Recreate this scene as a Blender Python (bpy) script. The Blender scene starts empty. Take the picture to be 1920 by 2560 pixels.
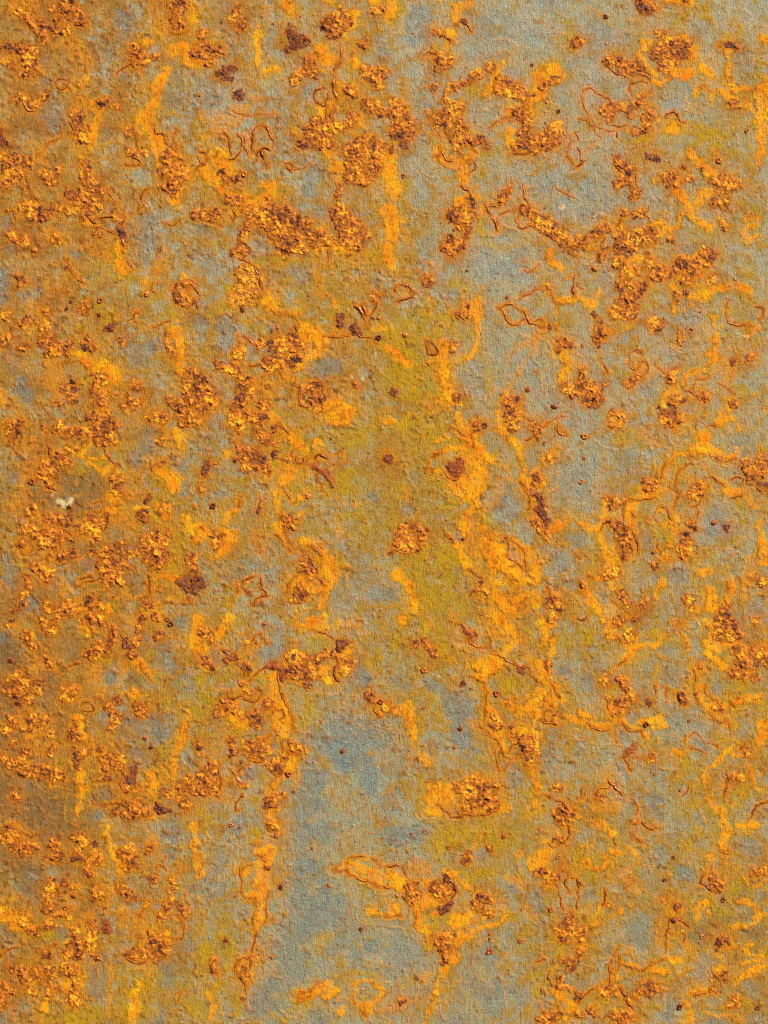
import bpy, math, random, re
import numpy as np

PX = 0.00025            # one pixel of the survey grid = 0.25 mm of plate
W0, H0 = 1920.0, 2560.0
ZC = 1.0                # height of the view centre above the plate's foot

# ------------------------------------------------------------------ camera, sky, sun, exposure
scene = bpy.context.scene
DIST = 1.3
cam_d = bpy.data.cameras.new("camera")
cam = bpy.data.objects.new("camera", cam_d)
scene.collection.objects.link(cam)
cam.location = (0, -DIST, ZC)
cam.rotation_euler = (math.radians(90), 0, 0)
cam_d.sensor_fit = 'VERTICAL'
cam_d.sensor_height = 24.0
cam_d.lens = 24.0 * DIST / (H0 * PX)
cam_d.clip_start = 0.05
cam_d.clip_end = 200.0
scene.camera = cam
scene.render.resolution_x, scene.render.resolution_y = 768, 1024

SUN = np.array((0.86, -1.0, 0.96)); SUN = SUN / np.linalg.norm(SUN)
elev = math.asin(SUN[2]); azim = math.atan2(SUN[0], SUN[1])
world = bpy.data.worlds.new("World"); scene.world = world
world.use_nodes = True
wn = world.node_tree.nodes; wl = world.node_tree.links
sky = wn.new('ShaderNodeTexSky'); sky.sky_type = 'NISHITA'; sky.sun_disc = False
sky.sun_elevation = elev; sky.sun_rotation = azim
wl.new(sky.outputs['Color'], wn['Background'].inputs['Color'])
wn['Background'].inputs['Strength'].default_value = 0.05
sun_d = bpy.data.lights.new("sun", 'SUN')
sun_d.energy = 5.0; sun_d.angle = math.radians(0.5); sun_d.color = (1.0, 0.97, 0.90)
sun = bpy.data.objects.new("sun", sun_d); scene.collection.objects.link(sun)
sun.location = tuple(SUN * 3)
from mathutils import Vector
sun.rotation_euler = Vector(tuple(SUN)).to_track_quat('Z', 'Y').to_euler()
vs = scene.view_settings
vs.view_transform = 'Standard'; vs.look = 'None'; vs.gamma = 1.0
vs.exposure = 0.16
vs.use_curve_mapping = False
scene.cycles.use_denoising = False      # keep the grain of the metal
scene.cycles.pixel_filter_type = 'BLACKMAN_HARRIS'
scene.cycles.filter_width = 1.15
scene.render.filter_size = 1.15
scene.cycles.max_bounces = 4

# ------------------------------------------------------------------ noise
def hsh(ix, iy, seed):
    n = (ix.astype(np.int64) * 374761393 + iy.astype(np.int64) * 668265263 + seed * 1442695041) & 0xFFFFFFFF
    n = ((n ^ (n >> 13)) * 1274126177) & 0xFFFFFFFF
    n = ((n ^ (n >> 16)) * 2246822519) & 0xFFFFFFFF
    return ((n ^ (n >> 15)) & 0xFFFFFF).astype(np.float32) / 16777216.0

def vn(x, y, s, seed):
    """gradient noise of wavelength s, about -1..1"""
    ca, sa = math.cos(0.35 + seed * 0.713), math.sin(0.35 + seed * 0.713)   # each layer on its own lattice angle
    x, y = (x * ca - y * sa) / s + 31.7, (x * sa + y * ca) / s + 17.3
    x0 = np.floor(x); y0 = np.floor(y)
    fx = (x - x0).astype(np.float32); fy = (y - y0).astype(np.float32)
    x0 = x0.astype(np.int64); y0 = y0.astype(np.int64)
    u = fx * fx * fx * (fx * (fx * 6 - 15) + 10); v = fy * fy * fy * (fy * (fy * 6 - 15) + 10)
    def g(i, j):
        a = hsh(x0 + i, y0 + j, seed) * 6.2831853
        return np.cos(a) * (fx - i) + np.sin(a) * (fy - j)
    a = g(0, 0); b = g(1, 0); c = g(0, 1); d = g(1, 1)
    return ((a + (b - a) * u) * (1 - v) + (c + (d - c) * u) * v) * 1.5

MIN_S = 7.5             # shortest wavelength the grid being filled can carry
def fbm(x, y, s, seed, octs=4, gain=0.5):
    r = 0; a = 1.0; t = 0
    for o in range(octs):
        if o and s < MIN_S: break
        r = r + a * vn(x, y, s, seed + 17 * o); t += a
        a *= gain; s *= 0.5
    return r / t * 1.35

def worley(x, y, s, seed):
    x = x / s; y = y / s
    x0 = np.floor(x).astype(np.int64); y0 = np.floor(y).astype(np.int64)
    f1 = np.full(x.shape, 9.0, np.float32); f2 = f1.copy(); idv = np.zeros(x.shape, np.float32)
    for i in (-1, 0, 1):
        for j in (-1, 0, 1):
            cx = x0 + i; cy = y0 + j
            px = cx + 0.1 + 0.8 * hsh(cx, cy, seed); py = cy + 0.1 + 0.8 * hsh(cx, cy, seed + 1)
            d = np.sqrt((px - x) ** 2 + (py - y) ** 2).astype(np.float32)
            m = d < f1
            f2 = np.where(m, f1, np.minimum(f2, d))
            idv = np.where(m, hsh(cx, cy, seed + 2), idv)
            f1 = np.where(m, d, f1)
    return f1, f2, idv

def sst(a, b, x):
    t = np.clip((x - a) / (b - a), 0, 1)
    return t * t * (3 - 2 * t)

def lin(r, g, b, k=1.0):
    c = np.array((r, g, b), np.float32) / 255
    return (np.where(c <= 0.04045, c / 12.92, ((c + 0.055) / 1.055) ** 2.4) * k).astype(np.float32)

# ------------------------------------------------------------------ survey of the plate
# one block per tile (column,row); units are 1/10 of a 3.456x enlargement; chains are x,y,radius
SURVEY = """
@0,0
K 14,10,3 22,13,3 26,17,3; 32,22,6 37,27,7 38,33,6; 2,40,3 15,43,4 28,44,5 24,52,7 28,60,5 20,66,3; 5,53,4 10,56,3; 46,8,3 55,6,6 60,3,5; 50,18,4 54,25,6 57,28,4; 62,10,5 68,15,6 72,20,3; 149,5,4 154,10,6 158,3,5 152,17,5 156,22,4; 117,42,5 119,48,7 124,52,5 121,55,4; 66,98,4 69,106,5 68,113,6 72,118,4 69,122,3; 84,90,4 94,87,3 100,92,3; 143,136,6 150,140,8 156,146,6 146,150,8 152,158,7 158,152,4 142,162,4 150,164,4; 112,115,4; 113,131,2 118,134,3 124,131,2; 4,138,4 15,139,5 24,140,5 8,147,6 18,148,6 4,158,5 12,153,4; 38,152,4 44,156,5 48,152,3 52,145,3; 74,142,4 73,152,5 80,157,4 83,165,5 87,169,4 76,168,6 66,172,6 58,168,4; 20,85,3 24,92,3 30,92,3 38,84,2 42,80,1.5
k 0,115,3 3,122,4; 56,2,4 62,1,3
D 135,48,3
T 145,26,.8 150,29 156,28 162,26; 100,65,.8 103,60 110,57 117,55; 47,72,1.2 50,68 56,68 59,72 57,76 52,77 48,74; 134,106,1 135,115 141,116 143,122 147,127 152,130; 153,110,.7 150,118 152,126 153,130; 54,114,.8 50,120 42,123 37,130 32,135; 110,113,1 114,112 117,117 119,123 118,128; 109,136,1 114,135 119,138 121,141 116,143 108,143; 20,150,1.2 24,156 27,165 30,170 33,175; 39,137,.7 39,144 42,148; 92,163,1 93,168 98,171 102,175; 129,163,1 125,165 123,172 125,177; 28,12,1 27,20 26,25; 9,85,1 15,83 20,83 21,90 23,95 31,95; 64,22,1.2 70,20 76,19
S 124,36,3 131,38,3; 80,90,5 86,92,5 83,100,4 84,108,5 80,118,3 77,130,2; 143,60,4 137,75,5 132,90,5 125,99,4; 122,105,5 130,110,5 134,118,6 138,128,7 144,140,9 150,155,10 150,170,6; 150,45,5 158,40,6 163,55,5
s 65,40,8 75,55,9 65,75,7 75,90,6; 135,5,6 140,30,6; 10,5,9 25,3,8
B 40,90,10 48,105,10 52,98,8; 145,60,8 150,72,10 148,85,9; 108,15,9 110,40,8; 138,100,5 145,118,6; 105,62,6; 38,52,4; 90,115,8; 40,70,5; 95,45,6
@1,0
K 39,8,3 40,13,3 36,18,4 41,19,5 41,24,3; 8,27,3 7,34,3; 5,45,6 12,44,7 18,46,5 22,42,3 25,46,2 14,52,5; 118,20,6 124,25,7 130,22,6 134,14,4 126,11,4 122,30,4; 98,60,5 104,63,5 100,52,4 104,55,4 92,66,4 88,70,4; 106,105,4 102,113,6 110,114,7 118,112,5 114,120,6 98,122,5 92,124,3 118,124,4; 124,108,3 131,110,4 138,106,4 142,100,3 136,100,3; 150,60,4 156,66,7 160,72,6 164,62,4; 150,88,4 154,95,4 160,93,4 164,98,4; 134,132,5 142,126,5 152,120,6 148,134,8 156,136,8 140,144,8 150,146,8 158,142,6 136,152,6 146,156,6 154,155,4; 162,125,4 161,133,4; 128,162,3 126,170,2.5; 26,150,3 32,155,4 38,154,3; 30,172,3 42,173,4; 66,172,3; 158,10,3 164,8,3; 133,76,3 139,82,3
k 22,63,2 29,62,4 35,59,3 29,67,2 35,68,2; 85,27,3 90,33,5 97,36,4 88,40,3 82,41,2; 37,83,2 41,80,2 42,85,2; 115,22,4 119,25,4
D 7,83,1.5 148,39,4 45,149,2.5 85,20,1 70,20,1 93,15,1 77,36,1 25,20,1.2
T 127,38,2 129,45 128,52 124,60 122,68 123,76 124,84 123,92 121,100 121,106; 116,76,1.2 108,78 106,84 109,90 114,92 116,86 118,78; 116,92,1 117,100 116,106; 164,132,1.5 160,140 158,150 164,143; 27,114,1.2 31,120 33,128 34,134; 40,116,1.2 43,118 43,124 47,130 50,134; 46,117,1.2 46,123; 54,110,1.4 53,118 52,126 53,132; 54,110,1.2 62,108 66,114 70,121 70,127; 60,130,1.6 62,136 65,144; 56,138,1.2 59,132 63,128 69,130; 32,138,1 38,137 42,128; 25,153,.8 30,157 37,157; 41,146,.8 40,153 43,158; 5,132,.8 10,131 14,136 12,142 6,144 2,148; 4,135,.8 7,140 12,142; 36,172,1 42,176; 78,142,.8 83,141 88,144 86,147 80,144; 88,148,.4 95,146 102,141; 35,95,.4 42,99 52,100 62,99 72,98; 5,30,.8 6,36; 9,32,.8 9,37
S 0,8,4 2,18,3; 46,18,1.2; 131,20,8 138,12,4 145,12,2; 112,44,5 116,52,6 120,54,4; 57,22,2 56,36,3 56,57,2; 64,63,2 72,60,3; 110,92,4 118,92,4 112,98,3; 112,126,3 120,132,5 124,142,5 127,150,6 128,160,4 126,170,3; 20,134,6 28,140,6 30,150,6 22,156,4; 12,145,4 18,155,5 24,165,4 32,170,4 42,172,5 50,176,4 65,172,5 70,160,4 62,160,3; 82,3,6 84,8,3; 118,0,3; 156,1,4; 126,72,4 132,76,4 138,82,4 140,76,3; 5,50,6 15,50,6; 138,50,3 141,56,3; 148,110,3 146,100,3
s 10,100,6 30,105,7 15,120,7 45,95,6; 55,85,6; 90,115,5
Y 152,45,5; 5,105,4 8,125,4
B 8,76,7 18,84,9 16,95,6; 76,88,5; 36,6,8 24,20,6 40,40,8; 66,38,5; 100,140,8 108,150,10 105,162,9; 126,124,5; 155,82,4; 162,36,5 165,50,5; 100,82,7; 66,30,6; 78,105,6
@2,0
K 46,27,2 51,30,2; 47,47,3 49,54,5 47,58,3 54,55,4 57,52,2; 76,66,4 82,63,4 72,71,2.5 65,75,2.5 58,75,3 54,78,2 53,85,3 55,92,3 52,97,3 60,91,4 66,93,4; 100,69,3 108,72,3 114,75,3.5 120,78,3 126,84,3 98,78,3; 46,98,3 50,105,4 58,97,4 63,104,5 57,112,5 64,116,5 68,110,4 72,120,5 62,124,4 55,106,4; 78,122,3 86,120,3 89,128,2; 114,97,4 122,98,5 124,105,4; 114,128,4 122,122,6 132,120,6 140,118,6 146,110,5 150,108,3 148,122,4 138,127,4 128,130,4 118,118,4 122,110,4; 10,88,5 14,92,4 8,97,5 16,100,5 20,108,6 12,108,6 8,116,4 22,115,5 16,122,4; 72,172,3 76,174,3; 103,171,5 107,165,3; 136,76,3 142,70,3 148,68,3
k 69,18,2; 17,125,3; 6,130,2
D 44,75,3 92,58,4 18,152,2 140,88,1.5 152,97,2 25,30,1 128,56,1.5
T 61,23,.8 65,19 69,18 72,22 77,29; 51,30,.8 56,33 58,36; 33,52,.8 36,47 44,47 46,49; 100,64,1.2 97,70 95,78; 69,95,1 67,105 70,112 74,120 77,126 80,132; 36,97,.9 41,103 46,112 50,118; 62,124,1 64,130 65,135; 90,112,.6 97,105 105,102 114,103 120,107; 109,128,.8 112,132 122,133 134,130 142,128 150,126; 47,127,.8 50,133 55,139 60,140; 152,112,1 158,118 163,121 160,127 159,135 164,143; 66,161,1.2 74,166 76,172 72,177; 99,175,.8 102,168 108,162; 121,162,1 122,172 125,177; 148,161,.6 156,166 165,170; 58,75,.8 55,82 54,90; 76,140,.8 79,144 74,150
S 60,4,2 63,10,5 62,18,4 59,26,2 57,34,1.5 55,44,2; 70,4,3 74,1,4; 134,64,5 138,70,7 134,78,5 132,86,4 128,90,3; 145,60,4 152,66,4 150,60,4; 94,70,3 96,63,3 104,52,2 92,76,4 86,82,3; 118,82,4 126,88,4; 120,98,5 126,96,5 110,96,3; 109,112,4 108,120,5 112,128,5 118,131,4; 45,128,4 48,134,4 54,140,5 62,142,5 70,141,5 68,150,4 66,158,3; 74,124,4 78,130,4 74,136,5; 18,128,2; 6,130,5 3,140,5 6,150,7 8,165,7; 64,175,4 80,170,3; 5,5,5 3,20,3; 60,115,5 66,118,5; 12,90,5 16,104,5
Y 160,20,7 156,40,7 150,54,5 140,60,5; 47,42,4; 92,58,6; 128,93,4 138,92,4 148,91,3 152,95,3; 84,150,5 88,134,3 98,128,3 106,124,3; 106,140,3; 20,158,5 22,165,4; 14,8,6 8,20,5; 75,80,7 85,80,6; 100,118,5
B 30,15,12 30,30,12; 90,20,14 130,30,10; 105,60,7 112,66,6; 138,2,8 148,3,5; 30,90,6 38,102,6; 145,80,6 153,88,6; 40,60,5; 122,86,4; 20,140,8 30,165,12; 110,145,8; 140,160,8; 84,98,12 92,92,8 100,95,6; 100,40,12 80,50,8; 155,120,4
@3,0
K 58,3,5 60,10,4 65,6,4; 94,2,2; 72,30,4 77,32,3 70,45,6 78,40,6 84,42,6 92,38,5 88,48,5 80,52,6 74,55,4 94,46,4 76,60,4; 28,52,4 36,53,4 44,56,5 52,56,4 58,58,4 48,62,3 40,62,3; 25,97,4 32,94,4 38,93,3 45,94,4 52,91,4 58,90,3 62,95,3 65,102,2.5 62,108,3 58,112,3 50,114,2; 30,102,4; 47,100,2.5; 58,103,3; 136,90,4 140,92,3; 35,136,3 36,142,3 42,142,4 46,146,4 44,155,4 48,162,3 52,169,3 48,170,3; 37,160,4 40,153,3; 78,155,4 84,154,5 88,158,4 82,161,3; 95,155,2.5 100,154,2; 118,156,3 124,158,5 130,161,5 136,160,4 126,152,4; 142,162,2; 120,175,4 130,174,4; 98,37,2 101,36,1
k 65,136,3 70,138,2.5; 94,145,2; 130,38,2 139,42,2
D 2,38,5 24,14,2 56,83,3 148,114,2 123,139,2.5 109,145,2 27,38,1.2 82,168,1.5 32,157,1.2 56,164,1
T 24,53,.8 28,58 33,63 42,65 50,64 60,66 64,69 62,72 55,70 48,72 46,78 48,83; 57,62,.6 63,64 65,70; 5,83,.6 6,77 11,76 18,80 26,86 34,90 42,91; 5,83,.6 7,92 11,100 12,106 16,112 20,118; 2,102,.6 8,105 12,108 22,111 30,113 36,114; 36,114,.7 37,120; 77,103,1.2 79,99 85,97 89,100 91,104 95,105; 124,39,1 128,37 134,38 140,42; 104,75,.6 110,74 116,79; 2,127,1 4,135 7,141; 0,115,.8 3,121; 0,145,1 7,140; 53,145,.8 52,155 53,162 56,166 54,171 48,170; 33,140,.8 36,147 40,150; 45,108,.5 38,110 32,107
S 80,1,3 98,1,3; 62,38,4 56,46,3 58,52,4 62,58,3 68,64,2; 88,33,3 96,34,3 101,48,3; 84,64,3 92,66,4 98,62,4 98,56,2; 66,71,2 74,71,3 81,68,2; 60,110,3 52,113,2 46,114,1.5; 10,105,2; 80,112,3 86,113,3 84,106,2; 128,39,4 132,44,4 132,52,2.5 132,62,1.5 134,70,2 137,78,3 140,77,2 148,75,1.5 156,76,2 162,76,4; 160,80,6 163,95,6 158,105,4 160,118,5 163,112,4 160,130,3 158,140,2; 144,87,2 150,91,3 154,98,2 157,108,3; 102,84,2 104,76,1.5 112,76,1.5 116,82,1.5 116,90,1.5; 103,90,2; 124,78,3 130,85,3 138,88,3; 110,60,3 114,62,3 118,66,2; 112,146,4 118,150,4 104,140,4 98,132,4; 130,155,4; 104,175,3 110,169,3 118,165,2.5 126,165,2; 84,162,2 90,168,2.5 94,174,2.5; 162,35,3; 86,40,6 80,46,6
s 12,5,.7 18,12 26,15 33,22 37,29 33,40 30,48; 72,110,2 66,118,3 60,125,3 45,130,3; 15,125,3 10,130,3; 120,135,4; 60,80,6
Y 40,122,3 50,122,3 60,118,2; 136,18,4 146,28,3 128,32,4; 100,110,8 120,120,10; 110,10,8; 90,20,6; 30,140? 
B 25,70,10 35,78,10 20,62,8; 146,60,10 144,50,8 150,68,8; 150,97,5; 94,77,6; 140,82,4; 15,30,10 40,35,8; 105,25,9; 20,90,5; 10,165,8; 85,90,8; 110,88,4; 35,118,5 55,115,4
@0,1
K 22,4,5 30,8,6 38,10,4 27,12,4; 45,5,3 20,2,4; 52,4,3 62,5,2; 72,10,4 76,8,3 84,4,5 78,3,4; 99,10,2 104,14,2.5 106,18,2.5 108,10,2; 84,22,4 86,26,3; 10,24,3 12,30,3; 20,28,3 22,34,3 18,33,2; 48,29,4 50,33,3; 16,62,2 19,66,4 17,70,3; 152,75,3 156,70,4 162,68,4; 158,80,4 164,85,3 152,82,3; 71,92,4 75,88,2.5; 117,97,2 118,93,2; 39,104,4 36,108,3; 38,93,3; 36,117,5 44,116,5 48,122,6 42,128,4 52,126,4 60,121,3; 75,120,4 80,124,3 76,117,3; 8,114,3; 20,123,4; 1,120,4; 86,148,4 90,152,5 84,156,4 80,160,3 88,161,4 90,170,4 86,172,3; 55,157,4 62,160,5 60,167,4 66,168,3; 50,172,4; 117,155,4 121,160,3; 108,172,4 114,170,4 118,170,3 112,176,4; 148,170,5 155,172,6 162,170,4 164,160,4 160,148,3 165,144,3; 143,110,1.5 145,118,1.8 148,125,1.8 150,129,2; 25,100,3 20,104,3; 5,96,4
k 103,22,3 107,27,3 108,32,2; 57,54,1.5; 96,106,3 92,108,2.5; 64,160,3
D 29,39,2.5 127,77,2.5 105,118,3 86,83,2.5 86,95,2 63,153,2.5 79,146,2 36,7,1.5 62,86,1.5 57,90,1.5 112,87,1
T 76,8,1 79,13 82,16; 94,8,.8 97,3 101,1; 84,13,1.2 92,11 98,10 102,13 106,17 109,10; 106,28,1.6 107,36; 107,40,.6 110,48 115,57; 88,21,.8 97,25 104,30; 3,6,.8 10,5 13,10 13,14; 55,46,.9 59,50 61,56 66,63 72,66 73,69; 153,75,1 156,82 161,85; 110,100,.8 116,99 118,94; 116,100,.7 120,104; 56,127,1 60,131 63,136 57,137; 37,137,.8 40,142; 108,163,.8 113,158 117,155; 107,163,.7 111,161 111,165 107,165; 93,162,.7 100,164 104,163; 124,160,.6 128,166 122,172; 122,168,.8 122,174; 131,105,.8 140,102 146,101; 132,68,.6 131,74 136,78; 140,15,.6 148,18 156,13; 120,3,1 122,1
S 66,2,3 70,8,3 74,15,4; 104,30,4 106,42,3 104,52,5 108,58,3; 64,60,2 70,65,2; 70,128,4 75,134,4 82,140,4 92,140,5; 95,145,6 100,150,5; 152,110,4 155,118,5 156,130,4 154,142,3 160,150,3; 75,12,5; 158,62,3
s 101,96,3; 150,76,9 158,80,10; 30,85,6 35,98,6 25,105,6; 40,25,7 60,30,5 80,40,5 95,45,6; 45,70,8 55,75,8; 45,135,8 55,165,6 40,150,6; 140,45,6 125,70,5; 2,165,7 10,172,6
Y 110,64,4 120,68,4 126,74,4 135,80,6; 72,104,4; 87,52,2 86,62,2; 75,85,8 90,90,8 95,100,7; 145,95,8; 75,150,5
W 12,29,1.3; 69,99,2.2
B 8,12,5 5,20,4; 66,36,6 66,44,5; 118,20,12 124,32,12 120,45,8; 22,78,6; 3,60,5 2,82,6; 8,132,10 18,120,6; 120,130,12 105,120,6; 132,122,8; 134,12,8; 54,20,4; 95,17,5; 8,38,5; 26,168,4 18,155,6; 46,108,4; 160,120,4; 60,145,6
@1,1
s 100,115,12 108,125,8; 68,85,8; 125,172,10
K 5,6,4 12,9,4 18,12,4 22,6,3 3,12,2.5; 50,6,6 58,8,7 66,6,7 74,5,6 82,8,6; 62,16,6 72,16,7 82,16,7 90,14,6 98,16,4; 78,26,6 88,26,6 98,24,5 106,26,4; 76,34,4 86,34,5 80,40,5 92,38,5 95,42,4; 104,34,3; 50,14,4 46,20,3 43,28,4 42,36,4 44,42,4 38,42,4 48,40,3 44,32,3; 122,6,3 128,2,4 124,12,4 132,10,4 128,18,5 136,18,5 142,16,4; 132,26,6 142,26,6 148,24,5 150,30,4 126,30,4 136,34,4 146,36,4; 118,28,3.5 115,30,3 113,25,3; 84,112,3 90,114,4 80,118,5 74,120,5 86,120,6 92,122,5; 70,126,5 80,128,6 90,130,5 66,134,5 74,136,5 66,142,4 82,134,4 86,138,3; 56,121,3 60,119,3; 22,136,3 28,142,3 34,144,3 40,148,3 36,138,3 40,128,3 44,126,2.5; 4,148,4 10,152,5 4,160,5 12,164,6 20,166,4 8,172,6 18,172,4; 42,156,4 48,160,4 44,168,5 38,174,4 50,166,4 48,152,4; 58,172,4 64,174,4; 104,156,4 112,157,4 96,162,4 104,164,6 112,166,5 98,170,5 108,172,5 116,168,3 94,160,3; 140,155,2.5; 111,40,3 110,37,2
y 42,58,5 48,56,5 46,66,7 54,64,6 42,76,6 50,74,7 56,72,4; 36,84,4 44,86,4 34,78,3 50,82,4 40,82,4 54,80,3
k 88,133,3 92,134,2; 70,120,3; 140,107,3 142,110,3; 129,97,3 128,103,2; 155,97,1.5; 103,163,4 98,168,3 110,170,3
D 44,91,2.5 158,80,4 162,98,2 162,114,2.5 101,78,1 92,95,1 132,131,1
T 12,15,.8 20,16 26,19; 60,16,1 64,22 67,27 72,30; 40,46,1 46,48 52,51 54,54; 54,53,1.7 57,58 59,66 60,74; 110,36,1 116,35 121,37; 118,39,.7 118,46 119,54; 82,94,.7 88,98 91,101 92,105; 73,103,1 74,110 73,116; 88,104,1.2 90,108 88,114; 42,113,1.4 48,116 54,120 60,122; 40,113,.9 42,120 38,126 34,130; 20,135,.8 26,142 33,146 40,151; 47,139,1 57,139; 101,156,1 106,153 113,155 114,162 118,168; 92,159,1 92,166 93,174; 114,113,1 122,113 132,114 142,113 150,113 156,115 161,120; 141,87,2 147,92 149,98 153,103; 148,86,2 150,94; 155,93,1.5 160,89 159,84; 150,94,.8 156,94; 0,68,1.2 3,73 8,78; 0,82,1.5 4,84 5,90; 36,4,.8 38,10 34,15
S 4,12,3; 108,40,3 114,38,3 120,36,3 128,36,3 136,36,4 144,38,3; 62,78,3 66,84,5 70,90,4 78,94,3 86,95,2; 98,108,6 106,110,6 112,118,6 108,128,5 100,132,3 94,136,4 90,140,4; 115,172,5 122,174,6 130,176,5; 89,152,3 88,158,2; 118,78,2 122,84,2 124,88,2; 164,107,3 158,108,3; 36,6,4; 108,24,4 104,32,4; 70,24,4 60,18,4; 100,112,7
Y 54,47,3 66,47,3 78,49,4 88,49,3 98,49,3; 20,32,3 28,36,3; 104,44,4; 30,72,4; 30,88,4 24,91,3 36,91,4; 40,60,4; 150,38,4 158,43,4; 130,90,8; 10,128,4; 50,98,5 58,112,6; 120,95,6
s 46,102,1.5 56,98,2 66,97,2; 135,64,1 134,74,1; 141,50,1 140,72,1; 154,66,1.5 151,75,1; 110,55,4 112,75,5; 70,75,8 76,88,5; 60,160,7 75,155,7; 130,45,2 133,60,2; 80,145,8
W 137,149,1.5; 147,151,1.8
B 86,56,6 96,58,7 94,66,5; 10,106,8 6,103,6; 28,108,10 32,120,8; 20,155,6 24,165,5; 110,145,10 120,140,8; 68,36,6 60,33,5; 60,20,5; 90,2,2; 10,45,10 15,55,8; 38,12,4; 110,8,8; 60,103,5 65,106,5; 78,106,4; 100,127,3; 10,20,7; 160,65,5
@2,1
s 52,140,9 55,160,9; 10,25,8 8,10,8; 45,172,10
K 60,6,4 66,5,4 74,4,4 54,10,3 62,12,5 70,14,5 76,10,3 66,20,3; 56,30,3 54,36,4 60,34,4 66,36,4 59,40,4; 122,3,4 128,6,4 132,12,4 138,14,5 142,18,4 138,20,4; 144,24,4 150,28,4 156,34,4 162,38,5; 148,22,3 156,28,3 162,32,4; 141,71,2; 143,106,2; 106,170,3 114,170,4 108,176,4; 156,120,4 162,122,3; 156,158,4 162,160,4 163,166,3; 152,118,2 152,126,2; 64,96,3 72,88,2 68,92,3 73,97,3; 63,168,4; 36,66,4 40,66,4; 59,125,3 64,122,1
k 57,28,3; 147,20,3; 8,162,3.5
N 88,2,2 90,6,2; 70,26,1.5 72,22,1.5
D 39,136,3 18,114,2.5 71,58,1.2 139,4,1 106,80,1.5 125,160,2.5 148,174,2.5 131,145,1.5 47,5,1 120,49,1 135,41,1 44,143,1.3
T 52,7,.8 60,5 66,7 72,2; 53,8,.8 55,12; 76,18,1 72,26 68,34; 88,0,1.4 90,6 92,11 96,16 98,22; 98,17,1 99,10 104,6 110,4 116,2 120,2; 88,2,1.4 95,1 100,2; 118,4,1 117,8 115,14 118,20 122,21 126,18 130,19 133,22; 120,57,.6 127,57 134,51; 116,81,1 122,78 128,76 131,73 138,74; 140,71,1.2 144,75 147,80 148,86; 96,88,1 100,89 103,94 106,100 112,103 116,103 120,98 124,98; 100,89,1.2 106,86 112,86 116,90 122,92 124,97 126,101 130,103 136,106 142,109; 130,100,.8 134,98 138,103; 34,117,1.2 38,119 44,122 46,127 44,129 38,128 36,122 34,118; 33,62,1 38,64 42,62; 12,70,1 18,69 24,72 26,76 22,80 14,82 10,84; 10,76,1 11,71; 55,117,.6 59,122; 162,62,1.5 164,66 163,74 164,80
S 4,6,7 6,20,5 5,30,4 3,45,4 6,54,3; 66,16,4 60,4,3; 120,4,4; 144,40,3 144,48,2.5 150,52,3 154,56,2; 150,83,2 156,83,3 162,83,4; 132,100,3 136,103,2; 101,170,3 105,164,2.5; 150,88,1 148,96,1.2 151,104,1.2 150,114,1.5 151,122,2 155,132,3 160,140,3 154,150,3 153,158,3; 80,84,4 78,92,6 80,98,4 72,95,4; 79,102,2 81,108,2.5 82,116,2 80,122,2 76,130,2 70,134,2; 50,118,3 51,126,4 50,138,4 52,150,4 54,160,5 58,166,5 64,172,4 48,166,3; 22,138,4 16,134,4 4,126,4 10,130,3; 100,88,1.5 104,97,1.5 112,102,1.5; 106,87,1.5 114,88,1.5 122,93,1.5; 84,2,3 83,10,3
s 136,104,3 133,112,4 126,118,3 115,124,2 108,130,1.5 107,140,1.2 106,150,1.5; 136,110,3 128,125,3 120,138,2.5 112,150,2 107,160,2.5 104,166,3; 150,72,1 156,64,1.2 162,58,1; 20,22,2 22,36,2.5; 40,50,5 45,56,4; 12,60,3; 20,75,3; 38,78,2 44,86,2; 106,18,3
Y 84,10,3 83,20,4 86,28,4 92,34,4 100,37,4 110,36,3 118,30,4 126,24,3; 134,88,2 138,82,1.5; 30,130,20 20,150,20 45,160,14 15,110,12 45,110,8 40,90,8; 60,65,5 70,72,5; 92,140,3 92,160,3; 55,100,5 70,110,7; 138,58,3 139,68,3; 96,170,3
B 80,40,10 84,55,10 90,65,8 82,48,10; 110,42,8 120,38,7; 92,80,10 94,95,10 100,108,10 95,120,8 92,105,10; 75,138,7 72,148,8 80,150,7 74,160,7 83,140,6 84,165,4; 75,138,6 74,150,6 79,160,6; 94,10,4 98,6,3; 36,36,8 40,45,6; 122,12,4; 140,160,7 145,145,6; 60,78,5; 130,76,5; 155,2,8; 100,55,8 125,65,8
W 154,3,1.8
@3,1
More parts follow.
